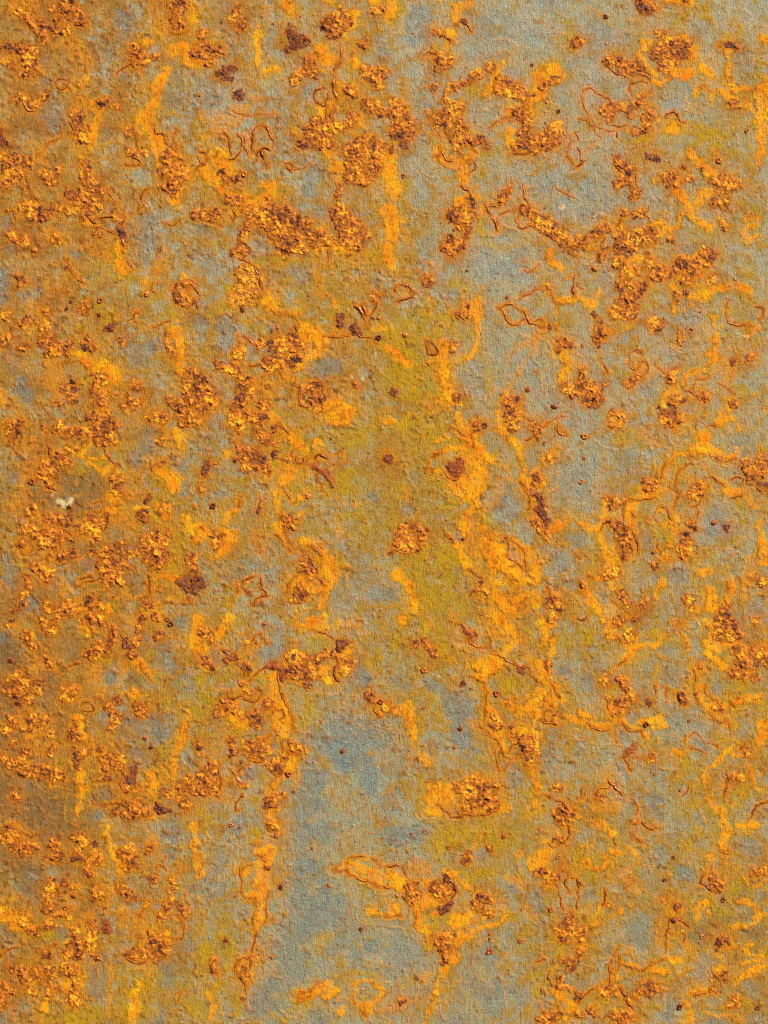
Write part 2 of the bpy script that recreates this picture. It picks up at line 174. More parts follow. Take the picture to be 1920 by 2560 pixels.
K 0,32,4 6,34,4 12,30,4 20,24,4 26,20,5; 52,9,3 58,8,2.5; 20,42,3 23,40,3 20,47,3; 38,26,6 46,30,6 54,26,5 62,30,5 40,36,6 48,36,5; 70,30,4; 58,22,4 66,24,4; 82,30,3; 34,47,3 40,45,4 34,52,3 38,56,3 42,60,4 46,64,4 40,70,3 36,70,3; 48,70,4; 52,58,3; 64,50,4 70,56,4 68,62,4 74,62,4 78,56,3 80,60,4 86,58,4; 90,50,5 96,52,4 102,54,5 108,50,4; 98,60,4 94,66,4 100,66,3; 112,42,5 118,44,5 115,50,4; 116,62,3 118,66,3; 88,78,3 89,84,2; 128,2,4; 124,14,3 128,20,2.5; 42,80,4 48,84,4 38,86,4 34,92,4 42,94,4 50,90,4 46,98,3 30,93,2.5; 22,104,3 24,110,4 22,114,3 18,117,3 26,110,3; 66,100,4 72,104,4 68,108,4 75,102,3; 91,112,2.5 90,118,2.5; 50,150,2 44,154,3 56,148,2; 84,148,4 87,142,2 82,152,3; 84,170,5 88,168,3; 108,163,3 112,166,3 104,164,2; 6,142,3 4,152,5 2,160,5 10,156,5 16,160,5 8,166,5 20,168,4 14,172,4; 24,156,3; 136,136,3 140,134,2; 152,132,4; 37,40,4 36,33,3; 52,76,4 60,68,3; 136,172,3
k 95,76,2.5; 92,170,2; 15,93,1.5 17,96,1.5; 85,58,2 82,62,2; 40,72,2; 5,156,2; 50,32,1.5; 69,33,1.5
D 43,7,3 100,108,2 17,55,2.5 6,121,1.5 19,122,1.5 138,64,1.5 54,42,1 106,92,1
T 46,8,1 52,8 58,8 61,8 64,15; 58,4,.8 61,8; 36,18,1 40,11; 25,28,.8 22,34 19,42 20,49; 16,96,.8 16,104 16,112 17,119 22,117 28,112; 24,138,1 27,144; 46,134,.8 48,128 54,126 58,130; 46,134,.8 46,140 52,143 58,135 62,138 61,144 54,150 50,154 44,158; 128,92,.9 131,98 134,102 142,103 152,104; 132,82,.6 128,90; 154,88,.8 161,88 162,96 158,100; 93,160,.8 100,163 106,166 112,168 116,162; 100,158,.7 105,151 112,151 117,148; 126,156,.8 133,161 136,165; 0,67,.8 5,73; 70,141,.6 75,146; 56,56,.7 62,53
S 18,27,4 26,20,4 32,20,3 37,14,2 40,10,2; 64,18,3 70,15,2 76,17,3 79,22,2.5 74,26,2 67,22,2; 82,20,2 88,18,2 91,8,2.5 96,4,4 100,10,3 106,15,2.5 114,21,2; 98,2,5; 112,44,6 100,52,6 92,48,6 104,58,4; 96,66,3 90,66,2 84,70,2 89,76,3 88,82,2.5; 118,98,3 119,104,2; 85,86,2 86,92,2; 118,74,3 128,72,3 138,69,3 148,73,3 150,79,2; 146,14,2.5 150,6,3 156,12,2.5 157,17,2 148,18,2 146,26,2.5 150,29,2 156,26,1.5; 124,15,3; 20,74,1.5 18,80,2 16,86,2.5 8,84,3 2,80,2; 28,91,2 32,96,2; 13,92,2 15,100,2; 90,114,3; 52,142,1.5 60,136,1.5; 120,118,3 123,110,2 126,104,1.5; 122,122,3 116,130,2.5 122,132,2 113,138,1.5 110,144,2 98,144,1.5 94,148,1.5 92,158,1.5; 156,106,3 152,112,2 145,120,1.5; 86,158,3 80,165,4 76,172,4 86,166,5; 6,142,3; 40,48,5 52,46,5 44,62,4; 2,30,4 10,36,4; 100,78,4 110,78,4; 132,174,4; 155,165,3
s 62,82,1.2 70,88 76,93 82,96 88,94 94,89 100,86 108,88 114,92 118,98 118,104; 22,74,.8 25,80 30,83 36,81; 17,120,2 20,128,2 23,138,2 26,142,2; 30,128,1 40,127,1; 125,130,6 135,145,7; 55,76,6 60,64,5; 10,170,7
Y 125,30,2.5 127,40,2 126,50,2; 100,25,7; 45,150,6 35,145,6; 70,75,6 60,90,5; 150,60,7; 140,160,6
W 138,109,.5 144,113,.6 148,114,.5
B 25,70,8 32,72,6 28,50,6; 65,92,8 62,90,6; 95,100,9 105,96,7; 88,122,10 80,130,8; 100,150,8; 96,40,8; 108,64,5; 8,130,6; 30,118,7; 118,170,8; 132,48,6 134,42,5; 50,132,4; 110,10,5 130,10,4; 10,10,9 30,5,7; 10,50,7; 80,8,6; 60,160,6 75,150,5
@0,2
K 8,15,5 14,16,5 18,12,3 10,22,4 12,26,3; 38,16,3 44,18,3 50,14,4 55,17,4 58,22,3; 62,17,3 70,20,4 76,20,3; 80,6,4 86,8,5 92,12,5 84,16,6 80,22,5 88,22,5 94,20,4 100,14,4; 98,26,3 86,28,4; 94,4,4; 58,33,2.5 62,37,2.5 67,35,2; 52,40,4 56,42,4 58,46,3 54,45,3; 38,50,5 44,48,4 40,56,6 46,58,4 36,56,4 44,63,3; 50,54,2; 98,60,4 103,62,5 100,68,5 104,70,3; 40,95,3 50,95,4 56,97,4; 62,92,3; 72,100,6 78,95,5 70,104,4 84,100,5 76,106,3 88,100,4 92,94,3; 20,104,4 28,102,3 32,110,5 42,106,5 52,108,5 60,110,4; 36,118,4 48,116,5; 20,116,4; 58,126,5 54,130,4 64,124,3 68,130,2; 80,114,3 84,110,3; 80,122,3 78,126,2; 92,125,5 98,120,5 106,118,4; 88,134,5 96,136,6 104,132,5 90,142,5 100,142,5; 110,126,4; 94,150,5 86,140,3 104,148,4; 112,136,3; 118,122,4 126,114,5 134,110,5 140,116,5 134,124,6 126,126,4 142,126,4 138,134,5 130,130,4; 144,108,3; 133,106,3; 126,164,3 128,168,4; 138,155,2.5; 164,130,4; 163,165,3; 76,166,5 84,168,5 80,174,4 88,172,3; 42,142,4 45,140,3; 30,136,4 36,140,4 40,148,3; 24,148,3 26,154,3 20,162,3; 56,170,5 64,172,5 48,174,4 40,170,3; 18,170,4 12,174,3; 140,6,4 135,4,3 128,6,3 138,10,2; 138,26,2.5 141,26,2; 156,4,5 162,8,5 158,12,4; 140,46,2 136,48,1.5; 146,87,2; 124,88,4 122,92,3 127,94,3; 26,90,4 30,84,3; 140,88,3
k 158,150,4 162,154,4 160,146,3; 128,75,2.5 126,79,2
D 28,63,2.5 59,84,2.5 143,129,1.8 150,130,1.5
T 8,28,1 11,34 14,36; 39,17,1.5 41,22 40,27 43,36 44,40; 86,30,1 90,34 94,40 98,46; 100,24,.8 99,32; 39,62,1 40,67 46,67 48,69; 97,66,.8 102,68 105,72; 80,80,.7 88,79 90,84 86,90 80,88; 16,92,1 17,98 19,104; 14,116,.8 18,122 23,125 30,121 37,120; 129,150,1.5 130,142 134,138; 130,148,1.4 129,156 126,162 120,162; 70,146,.8 78,144 82,148; 66,154,.8 74,149 84,148; 145,2,1 144,10 139,15 138,22; 127,42,.6 130,47 131,52; 0,150,.8 6,156; 100,46,.8 98,54 96,60; 96,164,.8 100,160; 152,148,.8 156,144
S 82,2,2 80,8,2; 73,38,2.5 76,30,2 70,40,2 76,45,2 82,50,3 90,53,4 95,52,3; 78,42,2 86,41,1.5 94,40,2; 97,74,5 99,82,6 95,88,4; 104,58,4; 82,99,3 86,98,3; 104,150,3; 132,146,2.5 140,143,2.5 148,144,3 154,146,3; 72,170,3 94,172,4; 152,20,4 156,26,5 160,22,3 158,32,4; 148,60,5 152,68,4 138,52,3; 138,86,4 142,92,4 146,86,3; 122,86,4 127,85,2; 164,105,3 160,92,3; 20,122,3; 12,16,4; 160,2,5
s 64,75,2 72,73,1.5; 25,30,8 20,75,6 10,85,6; 30,90,7 20,110,5; 40,110,8 50,125,8 35,130,6; 120,60,5 110,75,6; 105,95,8 115,105,7; 110,160,6; 150,165,6; 55,155,6
Y 134,60,2.5 133,70,2.5 134,80,2.5 136,95,3; 140,50,5 150,80,5; 85,45,6; 70,52,5; 155,115,6 145,140,4; 95,170,5
M 62,60,12 75,56,12 85,65,10 70,72,10 60,68,8 90,72,6; 70,90,10 82,82,6; 65,25,7; 65,95,6; 115,155,6; 25,60,6 30,75,6
W 48,78,1.5 52,80,3; 58,80,3.5 62,78,2; 55,84,2.5; 46,74,1.5
B 130,22,8 126,32,7 133,28,6 117,42,6; 18,38,6; 14,60,6; 6,130,6 10,138,6; 30,128,6; 4,150,8; 76,132,6; 118,145,5 122,138,6 125,132,4; 155,50,6; 28,168,8; 158,70,8; 28,96,5; 47,152,5; 84,84,5; 100,105,6; 150,40,5; 140,160,6; 70,120,6; 132,100,4
@1,2
s 115,135,9 118,148,8; 80,55,9; 85,20,8
K 36,6,5 44,8,4 40,16,4 34,12,3 50,4,4; 60,4,4 62,8,4 54,10,3; 60,24,4 58,22,3 66,28,3 72,30,3; 70,18,2 62,28,3; 42,34,4 50,36,5 56,38,4 44,42,5 52,44,5 58,46,4 48,50,5; 62,44,4 64,50,4 66,54,2.5; 38,44,3; 84,43,3; 78,92,3 83,96,4 80,100,3 86,102,3 84,94,3; 95,130,3 100,136,5 96,138,4 104,140,4 102,144,3; 92,154,4 90,160,5 96,160,4 88,164,4 98,156,4; 18,108,3 22,114,3 20,118,3 27,108,2; 2,128,4 2,136,4; 2,8,4 8,4,4 4,12,2.5; 105,2,3
k 61,7,3; 71,15,2; 12,50,3.5 10,55,2.5 13,46,3; 60,84,1.5 58,88,1; 4,146,4 3,152,4 8,150,3 2,158,3; 72,38,2.5; 100,133,2.5
N 107,50,3 112,53,3 117,56,3 120,62,2.5 122,66,2; 48,156,1.8 51,158,1.8
D 100,74,2.5 8,69,3 18,83,2.5 113,149,2 121,24,1 135,138,1.5
T 74,13,.8 80,18 84,22; 43,38,1 41,43 45,47; 70,38,1 74,42 80,45; 86,35,1 85,40 83,44; 89,41,1.2 92,46 96,47 97,41; 106,47,.8 101,48 99,44 103,40; 106,42,1.2 109,39 113,40 116,43; 78,68,.8 82,74 86,77; 107,56,.8 108,63 113,66 114,72; 77,93,1.4 79,98 80,105 82,110 87,117; 72,108,.7 78,113 82,119 86,122; 87,95,1 92,95; 100,118,.7 108,123 112,128; 93,121,1.4 98,126 103,131 107,137 108,142; 108,144,.8 112,148 115,152; 81,158,.7 84,150 90,144; 45,147,1 50,144 55,142; 45,147,1 44,154 48,158; 59,144,1 60,152 63,158 65,161; 38,150,.8 40,154 40,160; 54,170,.9 54,166 60,162 66,161; 14,46,.8 18,48 22,47; 9,60,.8 13,54; 41,76,1.6 41,80 41,84; 59,75,.6 60,80 58,84; 125,37,1 129,35; 69,14,.8 73,18; 55,11,.7 60,14 66,19
S 68,8,4 74,12,3 80,18,3 86,24,4 92,28,5 96,34,4; 84,48,2 86,54,4 82,60,6 77,64,4 88,60,3; 74,66,1.5 73,72,1.5; 78,72,1.5 84,78,1.5 90,79,1.5 95,75,1.5 98,71,2; 74,78,1.5 73,84,1.5 74,88,1.5; 73,100,3 74,106,3 80,114,2; 92,91,2 96,88,2; 96,112,3 102,113,5 108,116,4 113,122,4 117,130,5 121,140,5 120,148,5 116,154,4 114,162,3 112,172,3; 114,154,4 106,156,3 104,152,3; 86,152,3 92,144,2 96,142,2 84,156,1.5; 98,164,3 92,166,2 88,170,2 90,176,2; 39,80,3; 28,96,1.5 30,90,1.5 38,88,1.5; 2,102,4 10,106,4 6,110,5; 26,106,3 34,110,5 32,116,4 24,124,3 20,128,2.5; 70,54,3 66,58,2; 108,30,4; 122,6,7 134,4,8; 80,94,3; 92,160,6 98,136,5
s 90,62,1.2 96,62,1.2 100,57,2 105,56,2; 120,75,1 130,81,1 142,83,1; 46,166,1 52,171,1; 55,108,6 60,125,6; 40,30,4; 110,40,8 125,45,7; 125,95,4 128,110,4; 30,40,6
Y 14,140,3 20,146,3 28,152,3 33,158,3 34,165,3 30,172,2; 110,100,8 140,95,8 150,98,8; 120,70,10 140,60,12; 75,45,6 70,30,6; 130,25,10 150,20,10; 90,68,5; 40,62,5; 145,115,5; 88,20,5; 85,90,5
B 104,92,6 106,100,6 105,107,5; 68,142,7 66,150,5; 98,80,5 92,84,4; 48,92,4 50,105,5; 30,95,4; 62,60,3 62,70,4; 70,120,6; 130,120,8 140,125,10 150,140,10 135,150,10 130,165,10; 115,120,4; 20,10,6; 20,52,5; 55,130,10 35,140,10; 110,60,3 112,66,2; 155,75,5; 10,30,8; 25,75,5; 70,85,5; 118,15,5; 160,160,8
@2,2
s 75,95,9 74,110,8 80,120,9 95,125,11; 112,132,12 125,140,9; 110,152,12 115,165,12 100,172,10; 75,40,9 70,60,9
S 84,46,7 82,60,8 78,75,7; 100,130,6 112,142,6; 118,165,4
K 108,6,4 112,10,4 106,12,3 114,16,3 110,18,3 116,4,3; 130,12,2.5 132,18,3 128,14,2 131,23,2; 78,12,3 80,17,2; 143,42,3 144,46,2; 132,58,4 134,62,4 130,66,3 128,70,3; 134,100,3 131,96,3 137,102,3 141,108,2.5 142,112,2; 12,108,3 16,102,3 26,100,3 32,104,3 33,112,3 30,119,3 22,123,2.5 14,120,2.5 10,114,3; 20,110,4 24,114,4; 82,155,2 90,157,2.5; 146,164,3 142,168,3 152,168,3
k 109,4,2; 87,14,2; 132,74,3 136,80,3 134,86,3 138,90,3 141,95,3 140,100,2; 83,147,1.5; 2,42,2.5 6,46,1.5; 152,173,2.5
N 60,50,5 62,55,4 65,46,4; 56,48,3
D 38,104,2 69,112,1.5 46,60,1 137,28,1.5 36,54,1.2 143,131,1 105,110,1.5
T 52,53,1 58,60 63,60 68,52 70,46 66,42 61,41; 60,43,.8 60,50 57,56; 117,63,.8 122,68 126,75 127,84 132,90 135,93; 120,4,.8 125,8 130,12 138,15; 138,15,.9 142,11 148,8 156,7; 128,24,.8 122,27; 151,13,1.2 151,18 153,21 158,21; 130,94,.8 132,102 135,108; 8,116,.8 12,107 18,101 26,99 33,105 34,114 30,121; 18,112,.8 22,106 28,107 30,114 26,119; 4,126,1 8,122 14,121; 57,110,.9 60,115; 104,110,.8 107,118 106,126 112,130 118,136 122,140; 107,114,.8 114,116 120,120 123,128 123,140; 74,139,1 79,142 84,145; 83,148,1 82,154 78,157 75,161; 88,156,1 92,159; 141,153,1.2 144,162 147,166 147,172; 37,54,.6 38,45 42,39 50,37; 60,14,.7 64,17 67,22; 82,175,.8 84,178; 132,74,.8 138,78 142,84
S 64,4,3 68,12,4 72,20,4 76,28,4 82,34,3 88,38,3; 60,14,2 66,24,2.5 72,30,3; 90,40,4 96,46,3 100,49,2; 78,44,6 82,52,6 80,62,7 78,72,6 72,62,5 62,62,4 56,66,4 66,70,5 78,80,4 74,90,5 70,100,5 70,108,4; 37,52,2 38,44,2 42,38,1.5 50,36,1.5 58,34,1.5 64,33,2 68,36,2; 46,28,2 54,25,2; 38,54,1.5 46,53,2 50,54,2; 98,2,3 100,10,3 102,16,3 106,20,3; 104,2,2.5 104,10,2; 112,28,3 107,26,2 115,32,3 118,36,2 119,44,1.5 119,54,1.5 118,62,1.5 122,67,1.5 125,72,1.5 127,80,1.5 129,87,1.2; 144,40,3 140,44,2.5 136,48,2 130,52,2 126,56,2 124,62,2 122,66,2; 130,60,4 136,64,3; 150,100,4 146,104,3 158,98,2; 50,104,1 56,110,1.5 62,116,2.5 66,122,3 70,130,3 72,136,3; 96,108,4 104,112,4 112,116,4 120,120,4 127,126,4 133,132,4 130,140,5 134,148,3; 84,104,4 88,114,5 90,124,5 94,115,5; 100,128,5 104,136,5 110,140,5 106,146,4 112,144,4; 98,150,2 110,150,1.5 122,149,2 132,150,2; 98,160,4 102,168,5 110,172,6 120,160,3; 130,160,4 132,168,4; 142,156,4 150,160,4 154,156,3; 2,10,3 10,10,2; 10,140,4 20,150,3 24,160,3 26,172,3; 98,118,6 96,135,6; 112,6,4
s 141,20,1.5 143,26,1.5 147,29,1.5; 82,138,5 88,144,5 86,156,5 84,164,4; 100,60,4 98,75,3 88,85,4; 20,80,3 16,65,3; 80,120,6 76,110,5; 108,60,3 105,50,3; 115,165,6 125,172,6
Y 40,34,4 46,27,4 56,24,4; 6,112,5 4,96,4 16,98,3 30,98,4; 30,20,18 45,10,12; 30,140,18 50,150,16 25,130,16 40,160,14; 55,80,8; 45,65,8; 60,140,10 55,125,10; 15,70,8; 110,158,8; 90,95,6; 65,170,8
B 80,4,5 85,8,5; 88,22,6 96,28,6 84,20,5; 126,50,5 128,40,7 120,34,5; 150,70,10 150,82,8 155,60,10 160,45,10; 110,85,12 100,90,10; 24,60,6; 52,92,6 56,100,5; 162,110,5; 145,130,10 155,150,10; 62,24,3; 59,6,3; 44,46,4 46,50,3; 112,122,4 116,128,4; 10,150,8 8,160,8; 160,10,6; 20,85,5; 110,65,5; 56,36,3 64,37,3
@3,2
K 32,4,4 36,10,4 30,12,3 40,6,3; 76,4,5 84,6,5 88,10,4 78,10,4 86,13,3 92,8,3 74,2,3; 60,62,3 66,66,4 70,62,2.5 62,68,3; 28,78,3 34,77,2.5 30,83,3 40,79,2; 30,98,3 36,99,4 40,104,5 44,110,4 38,108,4 46,116,4 41,115,3 40,122,3 42,127,2.5; 30,140,4 36,136,3 24,144,3 38,142,3; 6,150,3; 100,70,3 106,66,3 110,64,3 104,76,3 98,74,2.5; 98,98,3 102,102,2; 94,108,4 96,114,4 90,118,4 96,122,4 92,126,3; 78,127,2.5; 146,48,4 150,56,4 156,52,4 160,44,4 163,54,3 150,62,3; 96,165,4 102,168,3 98,170,3; 38,158,3 42,163,3 44,168,3; 60,167,2.5 54,170,2; 160,148,5 156,146,3; 130,170,4 125,174,3; 84,98,2
k 158,64,2 164,66,2; 130,101,2.5; 30,80,2
D 8,24,2.5 68,135,3 120,97,2.5 5,63,2 66,124,1.5 7,41,1.5
T 112,15,.7 120,13; 120,42,.8 130,44 138,43; 72,60,.7 78,47; 97,39,.7 104,43; 68,76,.7 58,78 46,78 42,83 41,90 41,98 44,102; 20,106,.8 24,100 30,97 36,97 44,101 49,106 54,116 54,124; 48,112,.8 49,120 46,126; 101,49,.8 98,47 91,52 88,58 86,66 89,73 86,80 83,88; 73,84,1 78,88 82,95; 60,93,.7 66,95; 104,84,.8 106,90 104,98 100,102; 100,84,.7 106,82 108,78; 70,114,.6 72,122 74,128; 118,57,.9 122,62 127,66; 134,60,.8 138,58 144,60 142,66; 148,44,.7 153,48 150,54; 132,77,.7 138,75 143,76; 30,164,.8 36,168 42,173 46,177; 84,70,.5 80,66; 48,88,.6 52,95; 155,66,.8 160,71; 0,125,.7 4,128; 10,143,.7 15,145
S 84,14,3 90,12,3; 122,10,4 126,4,4 130,8,3; 134,4,1.5 138,10,1.5 142,16,1.5; 106,25,4 112,24,4 100,34,3 116,34,3 118,38,4 124,40,3.5 130,42,3 138,40,4 140,34,3 136,33,2; 110,36,1.5 100,38,1.5 92,38,1.5 85,39,1.8 80,45,1.2 76,54,1.2 72,62,1.5; 73,68,2.5 66,72,2 70,76,1.5 60,77,1.5 54,78,2.5 48,82,4 46,92,4 50,100,3; 22,80,2 24,88,3 24,96,2.5 20,104,3 22,112,3 24,122,3 28,130,4 32,134,3 26,136,3; 4,98,2 10,101,2.5 16,104,3; 38,120,2 42,126,2; 20,146,3 28,144,3 34,146,3; 12,140,1.5 9,143,1 14,145,1; 6,152,3 10,160,4 12,166,4 18,170,4 24,174,4 34,172,3; 18,162,2; 91,52,1.2 88,58,1.2 86,66,1.2 89,73,1.5 86,80,1.5 83,88,1.5 86,94,1.5; 72,86,1.2 70,92,1.2 71,98,1.2 76,101,1.2 81,98,1.2; 82,100,2 86,98,3 84,106,2 84,112,1.5; 111,67,2; 80,118,3; 117,56,1.2 121,60,1.2 126,64,2 130,70,3 138,72,3 146,71,3 150,78,2.5 154,84,2; 110,140,4 116,142,3; 115,155,3 118,170,4; 130,150,3 132,135,2 134,160,3 128,168,4; 158,95,1.5 159,110,2.5 163,120,4 161,132,3; 104,172,3; 30,152,3 36,155,2; 72,148,2 76,152,2.5 70,156,1.5 69,164,1.5; 154,144,3; 30,14,3 36,12,3; 64,66,4 58,72,4; 34,104,4 42,114,4
s 2,32,1 10,26,1 18,20,1; 23,35,.8 22,50,.8 22,65,.8 23,78,1; 88,90,.7 93,90 93,95 88,96; 120,140,1 126,140,1; 60,20,7 70,30,5; 100,58,6 105,70,6; 145,160,6 150,130,5; 165,0,4; 110,50,5
Y 140,85,4 144,95,4; 60,28,8 40,24,5; 55,70,6; 80,110,4; 70,105,5; 120,160,8; 140,115,5; 160,30,5; 100,30,5
W 31,20,1.5
B 6,50,7 4,70,9 6,84,7; 145,32,8 150,40,6 130,48,6 140,26,6; 96,22,6; 118,95,8 128,105,8 115,105,6; 58,115,5 62,112,4; 25,155,6; 80,55,4; 90,140,8; 24,160,6; 4,112,6; 155,170,8; 30,112,6 34,122,5; 5,10,6; 110,12,5; 45,45,9; 120,80,6; 55,145,7; 85,155,6; 150,10,4
@0,3
K 36,6,4 44,8,4 48,4,4 40,12,3 46,14,3; 10,8,3; 20,18,4 24,24,3 28,28,3; 78,4,5 84,2,4 82,10,4 74,6,3; 98,12,3 100,18,3 94,26,3; 86,28,5 82,34,5 90,32,4 76,36,3; 118,20,3 116,24,3; 113,33,3 110,36,2 116,36,2; 124,4,4 120,10,3 120,16,2.5; 141,18,3 136,21,2; 12,56,5 18,52,4 8,64,5 16,66,5 24,60,4; 14,74,4 24,74,4; 34,58,3 32,66,3; 57,66,4 62,68,5 66,65,3 60,74,3 55,73,3; 64,100,4 62,106,4 68,108,3 64,94,2; 92,79,2.5 98,78,2.5 103,74,2; 97,84,2.5 98,90,3 96,96,3 104,89,2.5; 119,79,4 124,82,4 122,86,3 118,84,3; 129,80,2; 10,92,4 6,100,4; 20,100,3; 28,90,4 36,96,3; 12,110,3; 44,104,3; 40,90,3; 22,120,4 20,126,4; 46,114,3 42,120,2.5; 4,124,4 10,130,3; 16,136,4 24,134,4 32,136,4 40,134,4 48,138,4 56,140,3 44,142,3; 14,128,3; 66,122,3 70,120,3 76,118,2.5 64,126,3 68,132,2.5; 86,116,3; 92,128,4 98,124,3 104,126,3 106,132,3 100,130,3 90,134,3 92,140,2.5; 108,150,4 114,150,3 116,146,2; 142,152,3 146,156,3 150,152,2.5; 158,148,5 162,142,4 164,150,4; 156,160,4 160,164,4; 104,164,3 112,166,4 118,164,4 116,172,4 108,174,4 124,172,3 130,172,3; 100,170,3; 12,158,3 16,160,2.5; 26,100,3; 42,42,3 40,36,3; 72,124,2; 134,3,3
k 108,25,3 112,28,2.5; 116,134,2.5 114,140,3 112,146,3; 136,167,3.5 141,169,3 144,170,2; 97,86,1.5 99,92,1.5
D 143,4,2 147,9,2.5 124,106,2 131,115,2 102,131,3 9,41,2 146,31,1.5 35,143,1.5
T 30,22,.7 33,27 28,30; 83,4,.8 88,4 92,8 95,14 95,22 96,26; 103,15,1 106,20 111,24 114,28; 71,80,.8 72,77 78,76 81,80 79,84 73,84 71,81; 97,80,1.2 99,88 99,94; 98,80,.9 100,88; 142,130,.7 148,136; 62,126,.9 68,122 74,124 77,118; 94,118,1 92,122 88,123; 97,134,1 104,134 108,140 112,144; 80,144,.8 90,143 98,144 104,147; 88,166,1.2 95,165 100,163; 78,160,1 82,164; 74,110,.8 76,118 77,122; 48,108,.8 54,112; 45,47,.7 50,51; 60,45,.6 68,41; 124,48,.7 129,54 132,58
S 27,20,2.5 30,28,2; 72,8,3 75,16,2.5 78,3,4; 88,1,3; 135,3,4; 118,42,5 124,46,5 129,52,3 131,55,2; 114,66,3 118,68,4 125,70,3 110,68,2; 66,88,3 70,92,4 69,98,4 72,104,3 74,110,2; 162,84,2 160,95,3 157,108,2.5 153,118,2 151,130,2.5 150,136,2.5 145,130,1.5; 48,136,4 54,140,3; 86,118,4 83,122,2.5; 70,140,4 68,146,3 74,150,3 68,156,3; 71,160,2 69,166,3 67,172,2.5; 130,140,4 134,150,4 132,154,3; 120,172,4 132,174,4; 86,28,5; 90,126,4; 62,70,4
s 80,50,8 85,65,8; 105,45,5 104,60,4; 40,40,6 30,45,5; 95,105,3 97,115,3; 107,105,2 108,115,2; 125,150,7 145,140,6; 40,118,6 30,105,7; 152,20,4 155,30,3; 10,95,9 30,85,8 25,125,7; 80,105,4; 115,5,5
Y 142,140,5 145,144,3; 52,128,4; 130,35,4; 145,75,5; 90,38,6; 140,118,6; 158,60,4
M 5,30,12 15,50,10 40,60,10; 65,35,8 60,10,6; 15,90,10 10,105,8; 45,150,12 30,170,12 10,155,8 50,165,8; 55,95,8; 115,55,7; 80,95,7; 35,20,7
B 66,10,5 70,12,4; 100,45,6 97,55,6; 138,30,6 145,45,8; 125,20,4; 90,88,4; 112,92,5 130,95,10 140,105,8 150,92,6; 115,120,6 125,130,6; 10,86,5; 34,128,5; 24,148,5; 90,155,6; 155,165,5; 155,6,6; 160,60,8; 85,170,5; 165,125,6; 5,20,5
@1,3
s 76,95,12 72,70,9; 110,50,8; 45,90,10
K 11,18,6 16,21,3; 32,36,3 38,38,3; 28,40,2.5; 48,44,2.5 49,50,2.5; 12,38,2.5 14,43,2.5; 86,36,4 92,36,4 98,38,5 82,44,3 90,46,5 100,48,5 96,54,5 98,60,3 106,46,4 110,38,3 116,34,3; 108,54,3 84,52,3 104,52,3; 124,36,3 130,38,3; 132,42,3 138,42,3 130,48,3 126,46,3 134,50,3; 63,79,4 67,78,3; 48,67,2.5; 28,74,2 32,80,3 36,78,3 36,84,3; 24,86,4 22,82,3; 44,88,3 48,86,3 54,88,4 58,94,4 52,94,3 56,84,3; 34,108,2.5 36,114,3 35,120,3 32,122,2; 46,112,4 54,116,4 60,120,4 64,114,3 66,120,3 58,110,3 62,126,3 50,122,3; 70,128,3 74,132,4 76,136,3 68,132,3; 80,124,2; 86,112,3 90,118,4 94,116,3 86,118,3 84,114,2; 42,146,2.5 46,148,2.5; 44,156,2; 12,134,3 18,130,3 20,136,3; 8,140,4 14,144,4 20,146,4 4,150,4 10,150,4 22,154,3 16,152,3 2,154,3; 5,114,3; 72,154,3 68,158,3 78,156,2.5 66,162,3 70,166,2.5 65,168,2; 152,70,2.5 156,73,3 154,68,2
k 10,17,4 14,20,3; 90,36,3; 83,48,3; 100,58,3; 126,24,3 130,26,4 134,24,3 128,30,3; 37,110,2; 42,128,1.5; 74,134,2.5; 122,34,2; 50,116,2
N 66,43,3 71,44,4 76,46,3 78,54,3
D 48,24,3.5 18,46,2 85,138,2.5 87,152,1.5 111,92,1.5 129,119,2 62,9,2 163,76,2.5 10,80,1.2 36,76,1.3
T 14,22,1 18,25 22,28; 26,30,1.2 31,35 36,40 41,45 44,50; 52,26,1.4 54,18 58,16 62,20 65,26; 54,22,.8 57,26; 105,12,.6 112,17 118,20 122,22; 81,36,1 84,42 86,44; 88,44,.9 90,52 96,57; 124,42,1.2 122,48 124,54 128,58; 73,46,1 75,56 77,66 79,72 82,76 85,84 88,90 87,98; 50,58,.9 57,50 66,43; 55,65,1 60,66 59,72 55,75; 40,58,1 43,63 47,60; 30,66,1 32,70 38,73 44,70; 42,70,.9 50,74 57,74; 56,108,1 64,107 69,104; 50,127,1 58,126 64,130 68,136 74,140; 78,110,.9 79,118 78,126 74,128; 50,130,.9 44,132 40,137; 35,134,.7 38,140 40,144 46,146; 37,170,.8 38,163 44,156; 10,121,.8 14,128; 23,128,.9 24,138 25,148 23,158; 72,150,.9 76,155 72,160 67,164; 152,68,1.5 156,73 160,76; 157,82,1 160,87 164,88; 72,83,.5 78,84 80,90 76,92; 44,44,.8 46,52
S 32,2,4 31,8,3 26,14,3 20,18,3; 48,48,3; 90,2,2 91,10,3 93,15,2; 98,9,2.5 104,12,1.5 110,15,3 116,14,3 112,6,5 108,8,4 104,4,3; 134,32,2.5; 116,46,4 112,48,4 118,56,4 122,54,3 108,54,4; 70,52,4 70,60,5 70,70,5 72,78,6 76,86,8 78,94,8 78,102,6 76,108,4 84,90,3 86,96,2.5; 36,90,5 44,92,5 34,84,3 50,92,5; 27,76,2; 84,122,3 86,128,3 84,134,3 88,124,3; 72,148,3 76,142,3 82,140,2 70,146,2; 72,160,3 66,168,3 68,174,3 74,168,2; 158,84,2 164,85,3; 5,5,5 2,25,5; 82,54,4 92,58,3 100,62,3; 66,110,3 58,106,3; 10,30,4
